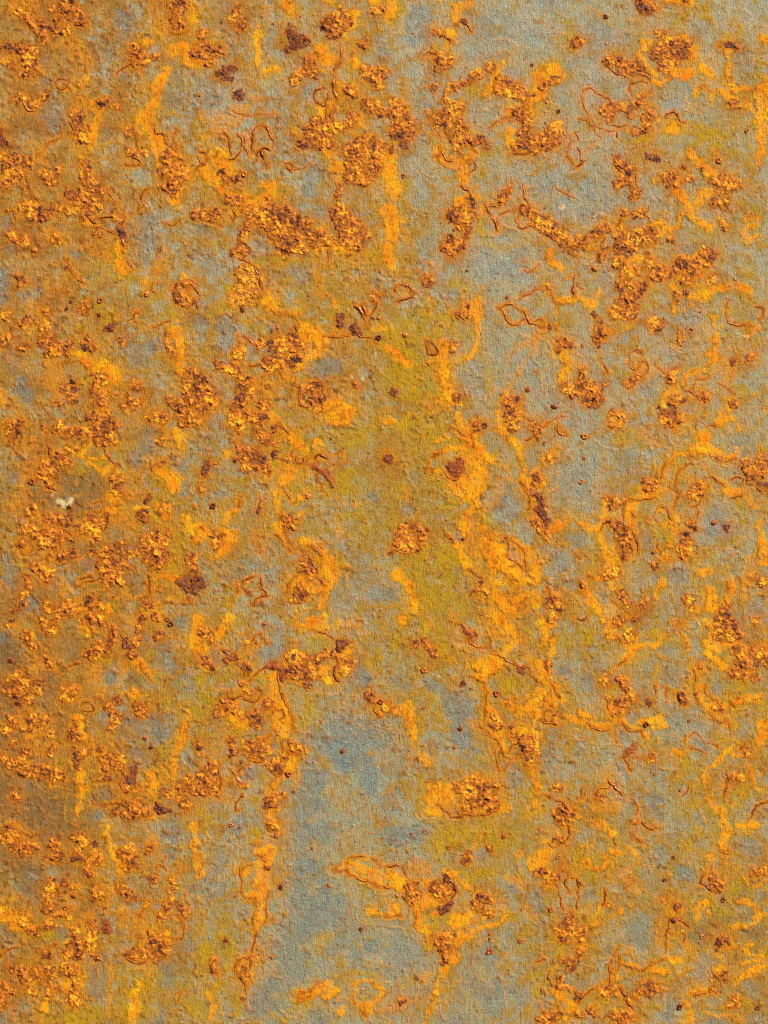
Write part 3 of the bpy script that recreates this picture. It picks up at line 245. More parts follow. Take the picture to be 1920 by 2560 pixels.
s 22,45,2; 88,26,1 92,20,1; 22,63,4; 32,134,2.5 30,150,2.5 32,165,2; 145,15,1.5 155,16,1.5; 148,30,1 154,42,1 158,52,1 164,56,1; 10,20,9 6,30,7 20,16,6; 145,5,5 125,10,4; 10,90,2 20,98,1; 88,130,4 90,145,4; 60,110,6; 5,115,3
Y 58,54,5 54,60,5 66,52,3; 160,35,7 155,45,5; 10,80,10 5,60,8 15,70,7; 100,85,8 105,75,6; 104,26,8 115,25,5; 40,98,5; 95,95,4; 55,160,5; 10,172,6 20,174,5; 30,55,4; 95,72,5; 60,140,5
W 40,142,1.3
O 118,140,8 130,165,12 120,155,8; 130,80,8; 145,165,8; 120,62,6 110,70,5; 160,90,4
B 135,60,8 140,55,6; 105,110,10 115,105,10 125,100,12 140,95,12 155,95,10; 100,130,8 98,150,10 96,170,10 110,140,8; 120,115,10 150,130,8 155,150,8; 145,110,10 160,110,8; 112,165,6; 20,90,6; 20,35,5 22,40,4; 56,102,4; 72,116,4; 44,140,5 58,135,8; 18,170,8; 52,60,4; 86,48,3; 75,30,7 60,35,6; 35,5,0.1; 75,10,7; 35,60,5; 140,40,5 150,58,5; 125,120,9 135,130,7
@2,3
s 95,8,12 105,15,10; 90,45,10 100,40,8; 140,65,9 130,80,9; 120,100,7 125,115,8; 45,158,11 75,155,12
K 34,24,2 40,30,3 42,34,2.5; 92,94,3 96,98,3 99,94,3 94,88,2.5; 108,76,2; 120,110,4 126,108,4 122,116,5 130,114,4 118,120,3 126,122,4 132,120,4 124,127,3; 112,104,3 110,96,2; 142,40,2.5 141,46,2.5 142,52,2; 146,2,3 144,5,2; 149,88,2.5 148,93,2; 70,148,4 78,144,5 86,150,6 92,156,5 80,158,5 70,158,4 88,164,4 96,150,4; 68,168,4 76,166,4; 98,162,2 92,166,4; 64,152,3; 2,80,4; 150,172,5 158,170,5 162,172,3; 146,150,2 152,150,2
k 68,60,2.5; 80,161,2; 85,163,2; 74,152,2; 28,126,2; 124,126,2; 121,117,2
N 68,11,2 72,16,3 77,18,3 73,20,2.5; 117,47,2.5 118,50,2.5 120,46,2
D 27,26,3 34,49,2.5 97,69,2.5 65,100,2 149,122,1.2 111,96,2 62,115,1.5 33,81,1.2 138,74,1.2
T 64,9,1 69,9 71,13 74,15 79,14 81,18 80,22; 73,22,1.1 76,26 82,28 84,29; 84,29,.8 92,30 98,34 104,38 108,41 114,43 122,45 125,48 127,52 132,57 136,61; 90,19,.8 92,24; 33,25,1 36,21 38,25 36,29; 44,27,.8 45,32; 85,59,.7 89,68 89,76 88,84 86,92; 82,96,.9 88,101 94,105 99,110; 98,110,.7 102,116 106,122 109,125; 109,125,.7 107,130 104,136 99,135; 96,116,.6 97,124 98,132 99,135; 109,118,.8 112,112 120,111; 140,44,1.4 142,50 142,54; 143,58,.7 149,65 151,72; 138,84,.8 141,82 146,84; 138,86,.8 137,92 143,94 150,95; 46,164,1 52,169 58,174 66,176 72,175; 58,175,.8 76,173 96,171 101,163; 60,146,1 62,151; 141,156,.8 148,161 154,162 155,168; 154,148,.8 153,154; 109,125,.7 118,124; 6,76,.9 3,82 8,80
S 92,2,4 100,4,5 106,10,4 112,16,3 113,24,3 108,30,3 104,34,2 96,38,4; 82,45,5 86,50,5 92,46,5 98,42,4 80,52,3 84,57,3; 86,60,1.5 88,66,2 89,74,2.5 91,80,3 93,86,4 90,92,3; 98,104,3 101,110,2 104,116,2.5 108,120,1.5; 108,78,4 112,82,3; 112,108,4 128,106,4 112,112,2; 134,2,3 138,10,4 138,18,3 138,26,2; 145,22,2.5 146,30,2.5 144,38,2; 134,40,2 135,48,2 138,56,2.5 142,60,3 148,64,4 150,70,3 144,78,4 138,70,4 130,70,2.5 122,70,2; 130,76,4 126,82,4 130,86,4 130,94,2 130,102,2 127,106,2; 118,84,3 122,80,4; 40,150,5 44,156,7 50,162,5 56,152,4 38,160,4 46,148,4 40,168,4 46,172,3 60,150,2.5; 72,170,3 80,172,2 90,170,2.5 98,168,2 106,168,2; 72,142,3 78,140,2; 2,80,3 10,82,4 18,82,4 22,78,3 24,88,4 25,98,3 23,108,2; 22,92,5; 32,124,5 36,128,4; 127,132,1.5 130,140,2.5 132,148,3 130,158,2 129,168,1.5; 155,75,3; 162,90,3; 126,115,6 118,100,4; 82,152,7 72,162,6 88,160,6; 146,10,3; 16,5,4; 95,95,4
s 24,112,2 22,130,2; 60,5,5 70,30,8 65,22,6; 100,20,5 95,15,4; 60,40,4; 118,20,4 130,50,5; 105,100,5 120,95,5; 57,92,2; 75,95,5; 40,10,4
Y 102,60,5 106,66,4 114,68,3; 36,150,5 34,165,5 50,145,4; 30,10,9 45,15,7 20,5,6 10,30,6; 50,30,6 60,40,5; 75,130,6 85,125,5; 50,95,5 42,70,4; 155,150,5; 85,174,5; 30,140,4; 155,25,6; 112,60,5 120,60,5; 135,155,3
M 100,112,2.5 103,120,3.5 106,126,3.5 104,132,2.5
B 10,105,10 5,95,8 12,120,8 8,135,10; 60,75,12 65,90,12 70,110,8 45,65,8 40,60,6; 80,125,10; 110,130,6 115,140,8; 140,130,8 140,115,5; 95,62,5; 5,165,8 12,158,6; 4,24,5; 60,158,3 62,166,4; 145,105,5; 110,90,4; 155,50,7; 40,115,8; 70,60,8; 148,30,4; 15,60,8; 120,30? 
@3,3
K 36,8,3 40,6,3 33,8,2; 50,3,3; 44,20,4 48,22,3 46,16,3; 124,6,5 132,8,5 126,14,6 134,14,5 142,18,4 130,20,5 122,18,4 138,10,4; 140,32,5 146,36,5 154,34,5 142,42,5 150,44,5; 160,30,4 164,40,4; 138,50,4 144,54,4; 154,54,4; 134,52,3; 108,46,2; 104,70,2; 90,69,3 94,74,3; 24,56,3 28,60,2.5; 36,56,2.5 42,62,3 48,68,3 44,72,3 36,78,3 40,82,3 34,86,3; 26,72,2.5; 50,74,2; 148,121,2.5; 138,138,4 142,142,3 134,141,3; 18,158,2.5 22,160,2; 120,80,2.5 126,82,2; 155,6,3
k 128,2,4; 62,76,1.5; 155,44,2.5
N 44,118,3.5 50,114,3.5 42,121,2.5
D 60,96,2.5 66,124,3.5 90,152,1.2 68,138,1.5 97,91,1.5 148,87,1.3 95,54,1 63,79,1.2
T 0,3,1 6,4 9,1; 36,18,.8 40,24; 44,38,.7 36,44; 102,48,.7 104,58; 113,60,.6 112,68 120,74; 115,85,.7 122,91 131,92; 132,95,.5 132,105; 26,72,.8 27,82; 10,94,.9 17,100 30,99; 41,95,.7 47,100 56,101 60,107; 35,101,.5 33,108 37,115; 50,120,.9 54,124 57,126; 98,107,.4 103,103 108,108 116,112 122,115; 98,115,.4 108,118 114,120; 141,117,.8 145,114 149,116; 131,135,.9 131,144 129,152 128,158; 152,176,1 154,167 160,163 166,162; 26,143,1.4 32,147 38,152 42,158; 16,156,.9 19,151 25,150 30,149; 4,158,.8 5,150; 48,160,.8 54,166 53,172; 97,146,.6 96,152 90,158; 42,124,.7 46,130 48,136; 7,158,.7 9,153; 96,108,.9 95,105; 69,60,.9 70,68; 78,64,.5 78,76
S 26,4,4 32,4,4 28,12,4 34,12,3 30,18,4 36,18,3; 38,22,2 42,26,2 46,29,2.5 54,28,2.5 62,25,2 66,28,2; 66,28,2 72,24,1.5 75,18,1.5 80,16,2; 48,32,3 44,36,3 40,40,3 36,43,2 33,48,1.5; 86,17,1.2 92,19,2 96,24,2 96,30,1.5; 114,6,3 118,14,3 116,20,3; 112,24,4 120,26,4 126,28,3 112,32,2 118,38,2.5 124,42,3 128,46,3; 150,70,3 158,72,4 144,74,3 136,76,2; 103,50,1.5 104,58,2 105,65,2 106,72,1.5; 106,74,2 114,78,2.5 122,78,3 128,80,2; 115,85,1.5 120,90,1.5 128,92,1.5 132,95,1; 40,58,3; 30,80,4 28,86,4; 0,92,3 8,94,3 16,98,3 24,96,3 32,94,4 36,90,4 34,86,4; 4,86,3 12,88,2; 40,94,3 46,98,2.5 54,98,2 58,102,2 61,108,2; 56,94,3 62,92,2 70,92,2 74,90,2.5 76,94,2.5 72,98,2; 66,98,2; 72,108,2 71,112,1; 81,122,1.2 84,116,1.5 86,118,1.5 89,122,1.2 94,117,1; 134,115,2.5 128,118,2 124,124,2.5 118,130,2.5 112,136,2 111,144,2 113,152,2 115,160,2 120,166,2.5 126,172,3 127,177,3; 136,121,1.5 146,122,1.5; 160,98,4 162,104,4 158,110,3 164,94,4; 149,132,1 153,140,1.5 154,148,1.5 158,152,1; 160,138,1.5; 27,143,2; 3,175,2; 94,74,3; 130,20,5 146,40,5
s 56,36,1.5 64,34,1 74,36,1.5; 69,45,1.5 70,55,1.5 72,62,1; 116,154,1.5 128,148,1.5; 30,130,1.5 28,140,1.2; 85,8,5 95,10,4; 20,165,6 35,168,6; 110,48,4; 135,165,4; 150,48,7; 15,92,4
Y 140,62,6 150,64,5; 30,65,4; 64,18,4; 150,150,6 140,160,6; 90,168,6 105,165,5; 10,20,8; 60,38,4; 96,130,4; 25,25,6; 130,170,5; 162,80,5; 20,170,5; 42,12,5
M 160,172,5; 158,42,3; 158,158,4
B 20,44,6 16,45,5; 50,58,6 52,68,6 46,52,5; 80,30,7 75,28,5; 85,55,8; 85,90,12 95,82,10 115,98,8 100,90,8; 70,138,8; 15,130,7; 66,165,8 62,158,5 72,172,5; 38,105,6; 50,88,6; 20,82,5; 40,134,6; 150,5,6; 122,96,5; 103,107,5 108,114,4 114,118,4; 120,64,5 122,60,4; 10,60,7; 70,120,6; 145,105,5; 5,115,7; 60,50,5; 80,12,6; 15,150,4; 125,142,5
@0,4
K 8,8,5 4,14,5 14,18,5; 22,24,5 30,26,4; 18,26,3 10,24,3; 46,20,4 50,26,3 44,26,3; 48,33,4 52,32,3; 70,16,5 66,18,4 74,18,4 71,23,3; 66,30,4 70,34,3 64,33,3; 82,30,3 84,34,4 80,36,4 78,40,3 76,46,3 78,49,2.5; 87,36,2.5; 106,28,4 112,26,4 116,32,4 110,34,4 114,38,3 118,40,2; 110,43,3; 104,28,3; 148,53,3; 45,54,3 43,60,4 48,60,4 42,66,3 50,64,3; 40,72,3 47,72,2.5 42,78,4; 56,52,2 54,56,2; 62,58,3; 84,64,6; 107,62,6; 112,70,3 116,70,2.5; 50,82,2.5 56,82,2.5 60,84,2; 44,86,2 40,92,2.5 46,92,2; 26,97,3; 32,100,2; 80,88,2.5 79,94,2.5 80,100,3 76,106,4 80,110,4 74,112,3 82,104,3; 62,94,2.5 66,98,3 64,104,3; 62,110,4 68,108,4 66,116,5 70,118,3; 125,72,3; 138,84,4; 145,74,3 148,70,3 144,78,2; 156,76,3 160,80,3 152,74,2 158,82,3; 150,60,2 145,62,2; 130,98,3 133,104,4 138,102,4 134,108,3 128,106,3; 118,112,3 112,117,4 124,116,4 132,116,3 138,116,4 142,110,4 143,118,3 135,120,3; 40,114,4 42,118,3 39,118,3; 54,116,3 58,118,3; 10,130,4; 19,130,4 24,136,5 20,140,4 28,132,4 26,143,3 30,130,3; 27,148,3; 2,144,4 6,150,5 10,148,3 2,156,4 1,160,3; 40,132,4 46,134,3 38,140,3 44,142,3; 56,128,4 62,128,4 60,134,4 66,130,3; 64,148,4 68,152,3 60,156,4 66,158,3; 66,142,3; 42,150,3 50,148,3; 80,116,1.5 84,120,1.5
y 20,88,5 24,84,4; 2,82,4
k 42,78,3; 85,64,2; 138,84,2; 45,131,2; 134,106,2.5; 82,21,1.5
N 92,88,2.5 91,94,3.5 94,97,3 90,98,2
D 118,27,2 130,25,3 128,30,1.5 132,51,3.5 85,119,2.5 58,46,1.5 38,38,1.5 57,77,2 63,66,2.5 49,107,2
T 36,32,.8 44,34; 82,28,1 76,35 75,44 74,48; 84,29,.8 88,36; 135,42,.8 141,38 142,32; 139,40,.8 144,44; 33,92,1.4 33,100; 120,86,.8 123,80 126,74; 147,82,.8 155,84 159,90 159,98 157,103 150,103; 161,62,.7 161,70 162,74; 105,116,.8 110,121 118,125 126,123; 17,128,1 16,136 20,143; 0,120,.8 6,114 14,110; 80,95,.8 81,88; 34,132,.8 36,140 42,144; 150,152,.5 158,150 154,158
S 93,8,2.5 92,16,3 95,22,3.5 99,28,3.5 103,36,4 105,41,3 103,46,1.5; 2,84,5 20,86,6 24,88,4 12,92,4 28,92,3; 66,112,6 60,106,4; 144,108,4 143,104,3; 145,98,3; 10,148,3; 68,130,4 70,136,4 68,142,4 62,146,5 58,142,4 52,146,4; 40,156,3 38,164,3 40,168,2; 118,150,4 116,160,5 114,172,4; 120,142,3; 78,47,4; 62,130,5
s 96,100,2 96,130,2.5 96,150,2 94,170,2; 36,160,4 34,174,4; 4,108,1 14,110,1.2 22,106,1.2 26,100,1; 10,65,2 12,72,2 18,66,2; 110,85,10 120,95,8; 60,75,7 65,60,6; 130,130,5 120,120,6; 10,10,10 25,18,8; 130,10,5 132,30,4; 12,165,5; 95,60,6 90,75,6; 70,95,6 75,85,5; 60,160,5; 155,45,5
Y 60,172,8 80,172,10; 130,140,10; 75,100,4; 105,135,8; 40,100,6; 155,70,5; 60,10? ; 110,165,8; 40,172,6; 125,165,6; 150,90,4; 155,60,4
M 40,15,9 60,8,8; 30,40,6; 20,45,6; 15,78,7 25,60? ; 25,112,6; 100,15,5
B 78,130,8 86,140,8 76,120,5 90,120,4; 145,125,8 142,138,8; 140,165,5 138,174,6; 24,160,6 2,172,6; 160,95,6 160,110,6; 150,12,10 148,5,8; 26,70,7 24,62,6 15,60,4; 86,92,3 86,78,4; 6,100,7 10,104,6; 52,96,4 58,105,4; 10,112,6; 162,62,5; 85,46,4; 82,150,6; 148,30,6; 12,136,5
@1,4
K 68,4,3 72,4,3 74,8,2; 63,33,3; 64,40,2 67,43,1.5; 46,128,2.5 45,134,2.5 42,134,2 49,135,2 46,139,3; 57,118,1.5; 19,122,1.5 17,127,2.5 20,132,1.5; 43,156,2.5
D 74,14,2.5 77,58,2.5 71,118,2 146,95,2 118,58,1.5 30,104,2 37,67,1.3 33,5,2 40,7,1.5 104,26,1.2
T 65,1,.7 66,8 70,10 74,6; 52,40,.7 42,42 43,52 42,62 46,67 54,69 57,76 54,83 51,88 52,92 55,96; 66,62,.7 64,74 66,84 62,90; 56,97,.7 54,104 51,114 50,120; 37,130,.8 38,124 44,120 48,122; 49,118,.8 50,126 48,132; 50,119,.8 57,118; 22,121,1.2 18,125 18,130 21,133; 123,42,.8 125,45 132,44 140,49 150,54 164,58; 134,34,.6 140,32 150,31; 156,32,1.3 159,36 163,40; 90,155,.7 94,150 104,147 108,142 112,141; 92,155,.7 100,153; 148,166,.7 151,170; 55,31,.7 60,32 63,36; 46,140,.6 47,150
S 2,6,5 3,14,3 2,26,3 4,36,4 6,44,4 2,50,2; 66,8,3; 54,28,3 60,30,4 68,27,4 66,36,5 58,36,4 54,38,3; 62,46,8 58,56,6 64,58,5 60,66,5 48,66,3 54,68,3; 46,46,4 44,44,3; 62,74,3 60,80,3 58,86,5 56,90,4 54,96,2.5; 40,126,3 38,130,1.5; 46,134,3; 126,42,1 130,41,2 134,36,1.5 138,33,1.5 146,32,1.5 152,33,1.5; 140,40,3 150,45,4 160,48,5 164,52,4; 136,45,1.5 144,50,1.5 152,53,1.5 162,57,2; 154,80,2.5 162,81,2.5; 92,154,3 98,152,3 106,150,3 112,146,4 118,146,6 122,150,4 116,152,5; 142,142,2 140,150,2 142,158,2.5 148,162,2 160,158,2 164,150,2 160,142,1.5 152,139,1.5 146,140,2; 150,166,3 152,160,4 155,166,2; 127,167,2.5 128,164,1.5; 15,150,1.5 16,160,1.5 18,172,1.5; 70,4,4
s 72,58,2 75,66,1.2 76,76,1.2 75,84,1.5 70,89,1.5 64,94,1.5; 42,90,1.5 48,92,1; 68,20,4 66,12,4; 40,128,5; 58,20,4
Y 46,58,4; 126,146,2; 138,135,2 148,133,2 158,135,2 164,140,2; 10,90,3 11,105,3 10,125,3 11,140,3; 5,165,8; 100,155,2 90,160,2 82,168,2 80,176,2; 112,105,6 108,110,4 118,98,4; 30,110,8 25,95,7 35,125,8; 30,145,8 38,165,5; 55,15,7; 150,62,6; 150,155,5; 20,110,8; 20,150,6; 125,135,4; 100,125,4; 98,160,4
O 135,15,8 130,25,8; 100,25,6; 92,82,6; 105,60,4; 110,25,5; 150,90,3; 95,112,4
B 90,60,12 95,80,12 110,70,10 85,100,12 75,115,10 90,125,12 80,140,10; 100,95,10 130,75,12 140,95,10 125,110,8; 110,55,8 85,20,8 95,10,8 115,12,8; 140,120,8; 60,150,8 55,165,8; 20,60,8 5,60,6 25,35,8; 60,108,5; 40,5,8; 110,170,8 130,160,6; 70,40,3; 88,40,7 100,40,6; 45,80,6; 70,160,7; 155,110,7 150,70? 
@2,4
K 22,58,4 26,56,3 24,64,5 28,66,3 20,66,3 26,72,3; 42,58,5 48,56,4 54,62,4 48,68,4 44,64,4 52,70,3; 70,30,3 74,32,3 69,36,2.5 73,37,2.5; 79,74,2.5; 84,68,4 90,70,3; 86,78,3 92,82,3 82,76,3; 49,102,4 54,100,3 48,108,4 56,110,4 50,114,3 54,118,3 52,122,3; 60,102,2; 92,26,2.5 90,24,2; 134,46,3 138,44,2 142,47,2 132,48,2; 148,50,3; 156,44,2; 150,0,3 156,2,4 160,2,3; 150,18,3 148,22,3 154,18,2.5; 160,90,5 154,96,4 162,98,4 156,102,4 148,95,2 164,86,3; 158,122,4 164,124,4 160,128,3; 152,138,3 156,144,3 150,144,2; 162,148,3; 140,172,5 136,174,4 146,172,3 152,169,3
k 25,66,3; 54,52,2.5; 60,58,2.5; 57,74,3 50,80,2.5 48,78,2; 28,137,1.5; 55,110,2; 53,117,1.5
D 11,66,1.5 46,107,2 93,99,1.5 91,104,1.2 91,114,2.5 118,105,2 103,13,2.5 57,24,2 120,24,1 15,157,3 136,147,2 134,9,1.5 24,14,1.3 150,33,2 144,78,2
T 2,41,1.2 8,40 14,41 18,45 20,48; 0,58,.8 6,60; 0,83,.7 6,85 14,83; 53,50,1.3 57,54 61,58 62,62 58,70; 82,68,1 86,65 92,68 90,72 84,73; 134,48,.8 137,43 143,46 146,52 150,58 153,66 154,75 158,80 164,82; 157,42,1.2 158,50 156,56 160,63; 160,52,.7 165,50; 159,5,.8 160,12 158,18; 143,131,.9 142,138 145,144; 141,172,1 145,175; 147,158,.6 150,163 152,168; 130,124,.4 140,120; 136,57,.7 140,55 145,56
S 6,50,5 12,52,4 4,58,3 12,58,3; 6,74,5 12,80,3 2,82,2; 36,56,4 42,60,5 50,62,4 44,70,5 36,68,5 34,74,4; 28,78,4 30,86,5 32,92,4 36,98,4 40,104,3; 44,82,3; 64,86,5 60,92,4 70,84,4 76,80,3; 62,48,3 54,46,2 68,54,2 74,60,2 80,66,2; 84,80,3 90,78,3 86,84,3 94,82,2; 62,116,3 60,124,3 56,120,4; 64,106,4 66,100,3; 56,126,2 52,130,3 48,136,3 45,142,1.5 44,150,1.5 42,160,1.5 38,168,1.5 34,176,1.5; 70,104,2 76,97,2 84,92,1.5 94,93,2 100,89,2 105,84,1.5; 132,36,5 140,32,5 138,38,4 128,42,4 125,36,3; 144,52,3 142,58,3; 158,104,4; 144,131,1.5 150,127,1.5 142,136,1.5; 147,150,3 152,154,3 158,158,3 164,162,2.5; 136,172,3 154,170,2 160,174,1.5; 162,164,4; 15,60,4 18,52,4; 52,112,4; 140,18,2; 145,28,3
s 40,134,3 36,140,3; 18,158,1.5 30,157,2 40,154,1.5; 78,22,2 74,28,1.5 66,30,1 60,38,1; 80,10,3 84,16,2; 138,10,2 139,20,1.5; 150,20,4; 98,128,1 102,120,1 110,114,1.2; 102,140,1 106,146,1 104,155,1; 28,40,7 36,42,6; 120,75,3 128,86,3; 95,75,4 105,75,4; 108,50,4 120,58,4; 75,88,7 62,96,5; 5,165,6; 118,30,5
Y 40,90,8 50,90,6; 66,45,5; 55,15,9 70,15,8 90,10,6; 152,112,3 152,118,4; 48,35,8; 85,45,8 100,45,6; 55,85,6; 95,88,5; 138,140,8 130,150,6; 110,85,6; 148,105,4; 40,110,4; 45,20,7 110,20,7; 20,140,6; 148,165,5; 75,50,6; 125,95,6
O 75,145,12 82,160,10 78,130,8; 90,150,6
B 10,15,10 25,12,8 35,10,7; 20,95,10 15,110,12 30,115,8 10,130,10; 90,98,8 85,108,8 80,118,6 92,120,7 95,130,5; 100,150,7 95,165,8 70,130,6; 60,155,8 50,170,10 65,170,8; 110,100,5; 128,120,5; 110,60,4; 130,68,8 135,75,6; 84,30,5; 120,155,8; 158,142,3 162,143,3; 100,142,5; 112,145,5; 35,148,5; 90,112,6; 78,62,4
@3,4
K 15,2,2; 51,2,2; 69,7,2; 28,74,2; 2,98,4 6,96,3 4,104,3; 2,116,3; 86,74,2.5 88,77,2; 74,71,1.5; 129,28,2.5; 120,52,3 124,56,3 118,58,2.5; 158,46,3 162,45,3; 152,48,2; 124,104,3 124,110,2.5; 28,150,4 22,152,3 32,146,3 34,150,3; 46,156,3; 54,150,3; 4,152,2.5 2,156,3; 64,144,4 70,146,3 62,150,3 56,143,2; 122,136,4 128,132,3 118,138,2.5 130,138,2; 118,148,3; 106,150,2; 138,155,3 140,160,2 132,162,2; 30,168,3 34,170,2; 40,168,3 46,166,3 42,174,3 38,174,3 50,172,2; 12,165,2.5; 4,168,3; 14,170,2; 20,148,2
k 129,106,2; 85,88,2
D 109,102,2 89,162,2.5 156,163,2 76,52,1.5 127,70,2 85,33,1.5
T 33,16,1.2 33,22; 47,12,1.2 52,16 58,20; 57,3,.9 60,6 66,9; 1,50,1.2 2,58 2,68 1,78; 1,52,.8 5,58; 26,60,1 25,68 22,76; 82,84,.8 79,100 77,114; 110,50,1.2 109,54 114,60 120,63 124,62; 116,52,.8 118,46 117,40; 98,94,1 95,90 86,85; 93,100,.9 92,106; 38,124,.8 46,128 54,131 60,130 66,124; 38,110,.8 33,118 29,126 31,132 36,130 38,122 37,116; 30,132,1 29,140 29,146; 38,146,1.2 42,152 46,158 50,164; 4,154,.9 10,148 16,145; 118,38,.6 118,44; 132,164,.7 136,160; 104,152,.6 112,150; 78,120,.7 68,126
S 24,8,4 30,12,4 34,14,2 22,4,3; 8,38,2.5 14,42,3 20,44,3 26,40,2.5 27,35,2.5 24,33,2; 10,36,3; 30,28,2.5 36,30,2; 46,24,2 52,30,2; 20,78,2.5 16,84,2.5 17,90,3 14,94,2; 39,80,2.5; 6,108,4; 80,120,1.5 78,112,1 80,100,1.5 81,90,1.8 82,82,1.5 84,78,2 90,78,2; 128,4,3 131,10,3.5 127,16,4 126,24,3 129,28,3; 115,34,2 118,30,1.5; 140,6,2 148,6,2 156,6,3; 144,50,1.2 147,56,1.2 154,59,1.2 160,56,1.2 164,52,1.2; 106,76,4 112,74,4; 104,84,3; 114,82,2; 140,70,2 148,70,1.5 154,74,2 159,80,3 156,86,3 154,90,2 146,93,1.5 138,94,2 130,93,1.5; 164,82,2; 124,108,3; 86,100,1.2 92,97,1; 130,111,1 138,110,1.2 146,108,1.5 152,107,1.5; 146,114,2 152,118,2 160,118,2; 142,126,2 152,123,2 160,122,2; 138,142,2.5 144,136,2.5 152,133,3 158,128,2.5 164,126,2; 68,124,3 64,128,2.5 72,130,3 76,132,3; 60,130,2; 84,124,2.5 92,122,2 74,120,2; 54,132,2 48,127,1.5 42,124,1.2; 32,138,3 36,136,2; 54,152,3; 100,152,2.5 106,149,1.5 112,148,1.5 120,149,1.5; 42,166,3; 96,160,2.5; 110,166,1 116,168,1 122,170,1.2 130,168,1; 132,170,2 140,174,2; 100,174,2 99,168,1.5; 28,148,4; 124,132,4
s 46,38,1.5 56,38,1.2 68,41,1; 38,80,2 32,84,1.2 26,88,1.2 20,91,1.5; 30,50,3; 40,45,5 55,60,5; 70,85,3 72,100,3 70,115,3; 60,140,5 75,145,5; 10,25,6; 128,36,4; 100,118,4 95,108,4; 45,115,5; 15,165,6; 36,100,1 34,95,1 36,90,1
Y 120,8,6; 112,70,7 125,80,6; 66,160,6 72,164,3; 96,22,6; 5,30,7; 25,65,5; 15,50,6; 45,165,6; 110,128? ; 150,112,5; 145,160,5; 5,85,5; 20,130? ; 20,158,7; 135,60,6; 105,10,5; 80,135,5
M 90,92,9 100,98,8 125,95,8 110,104,8; 130,88,6; 150,96,6; 135,115,6 142,118,5; 120,86,6; 158,98,5; 130,42,4; 155,112,4; 86,118,4; 130,128,4
B 92,45,7 98,48,5; 70,30,7 75,38,5; 122,36,5; 150,25,8 145,20,6; 118,120,6 110,135,8; 158,150,6 150,145,8; 146,82,6; 160,68,5; 156,172,5 115,174,5; 45,92,9 55,90,10 50,102,10 62,96,8 58,104,8; 6,142,4; 10,65,6; 25,100,6; 28,115,5; 85,155,7 80,170,6; 42,10,4; 45,140,3; 72,72,4; 145,38,4
"""
U = 10 / 3.456
feats = {}
tx = ty = 0
for line in SURVEY.strip().splitlines():
    line = line.strip()
    if not line: continue
    if line[0] == '@':
        tx, ty = (int(v) for v in line[1:].split(','))
        continue
    code, body = line[0], line[1:]
    chains = [body.split()] if code == 'D' else [c.split() for c in body.split(';')]
    for ch in chains:
        pts = []; r = 1.0
        for tok in ch:
            if '?' in tok: continue
            v = [float(a) for a in tok.split(',')]
            if len(v) > 2: r = v[2]
            pts.append((tx * 480 + v[0] * U, ty * 512 + v[1] * U, r * U))
        if not pts: continue
        if code == 'D':
            for p in pts: feats.setdefault('K' if p[2] > 2.9 * U else 'D', []).append(np.array([p]))
        else:
            feats.setdefault(code, []).append(np.array(pts))

def sdf(ch, X, Y):
    if len(ch) == 1:
        return np.hypot(X - ch[0, 0], Y - ch[0, 1]) - ch[0, 2]
    d = None
    for a, b in zip(ch[:-1], ch[1:]):
        dx, dy = b[0] - a[0], b[1] - a[1]
        L = dx * dx + dy * dy + 1e-6
        t = np.clip(((X - a[0]) * dx + (Y - a[1]) * dy) / L, 0, 1)
        q = np.hypot(X - a[0] - t * dx, Y - a[1] - t * dy) - (a[2] + t * (b[2] - a[2]))
        d = q if d is None else np.minimum(d, q)
    return d

def warp(X, Y):
    wx = 5.0 * vn(X, Y, 44, 501) + 3.6 * vn(X, Y, 15, 502) + 1.6 * vn(X, Y, 6, 503)
    wy = 5.0 * vn(X, Y, 44, 601) + 3.6 * vn(X, Y, 15, 602) + 1.6 * vn(X, Y, 6, 603)
    return wx, wy

# ------------------------------------------------------------------ the sheet: grid, colour, relief
STEP = 2.7
def axis(n):
    inner = np.arange(-60, n + 60 + STEP, STEP)
    out = []; s = STEP; p = 0.0
    while p < 2300:
        s *= 1.12; p += s; out.append(p)
    out = np.array(out)
    return np.concatenate([inner[0] - out[::-1], inner, inner[-1] + out])
ux = axis(W0); vy = axis(H0)
NX, NY = len(ux), len(vy)
X, Y = np.meshgrid(ux, vy)
X = X.astype(np.float32); Y = Y.astype(np.float32)
wx, wy = warp(X, Y)
XW = X + wx; YW = Y + wy

OCH = """876544322233
765445432334
766555422333
774654522333
665456422333
665556522333
666565633233
776556653343
776544664454
776544566544
876544566445
876543456445
875433455445
764323345544
765322245545
665322234544""".split()
OLV = """111233212333
111123212234
111223223234
221223322234
222234422233
232234532223
223235632233
222345642333
223334642434
223322743344
222322543344
322322344334
222221345444
233321255545
334422234554
455422224434""".split()
MAU = """110000000000
000000000000
100000000000
110000000000
110000000000
110000000000
110000000000
231000000000
221000000000
322000000000
422000000001
532000000001
542000000001
421000000012
321000000133
110000000022""".split()
def dmap(rows):
    g = np.array([[int(c) for c in r] for r in rows], np.float32) / 10
    gx = np.clip(XW / 160 - 0.5, 0, 10.999); gy = np.clip(YW / 160 - 0.5, 0, 14.999)
    i = gx.astype(int); j = gy.astype(int); fx = gx - i; fy = gy - j
    return (g[j, i] * (1 - fx) + g[j, i + 1] * fx) * (1 - fy) + (g[j + 1, i] * (1 - fx) + g[j + 1, i + 1] * fx) * fy

random.seed(7)
n_mid = fbm(X, Y * 0.85, 90, 21, 5, 0.6)
n_fin = fbm(X, Y, 26, 31, 4, 0.7)
n_gr = vn(X, Y, 9, 41)
n_str = fbm(X, Y * 0.22, 22, 51, 3)
n_e = fbm(X, Y, 34, 61, 5, 0.68)

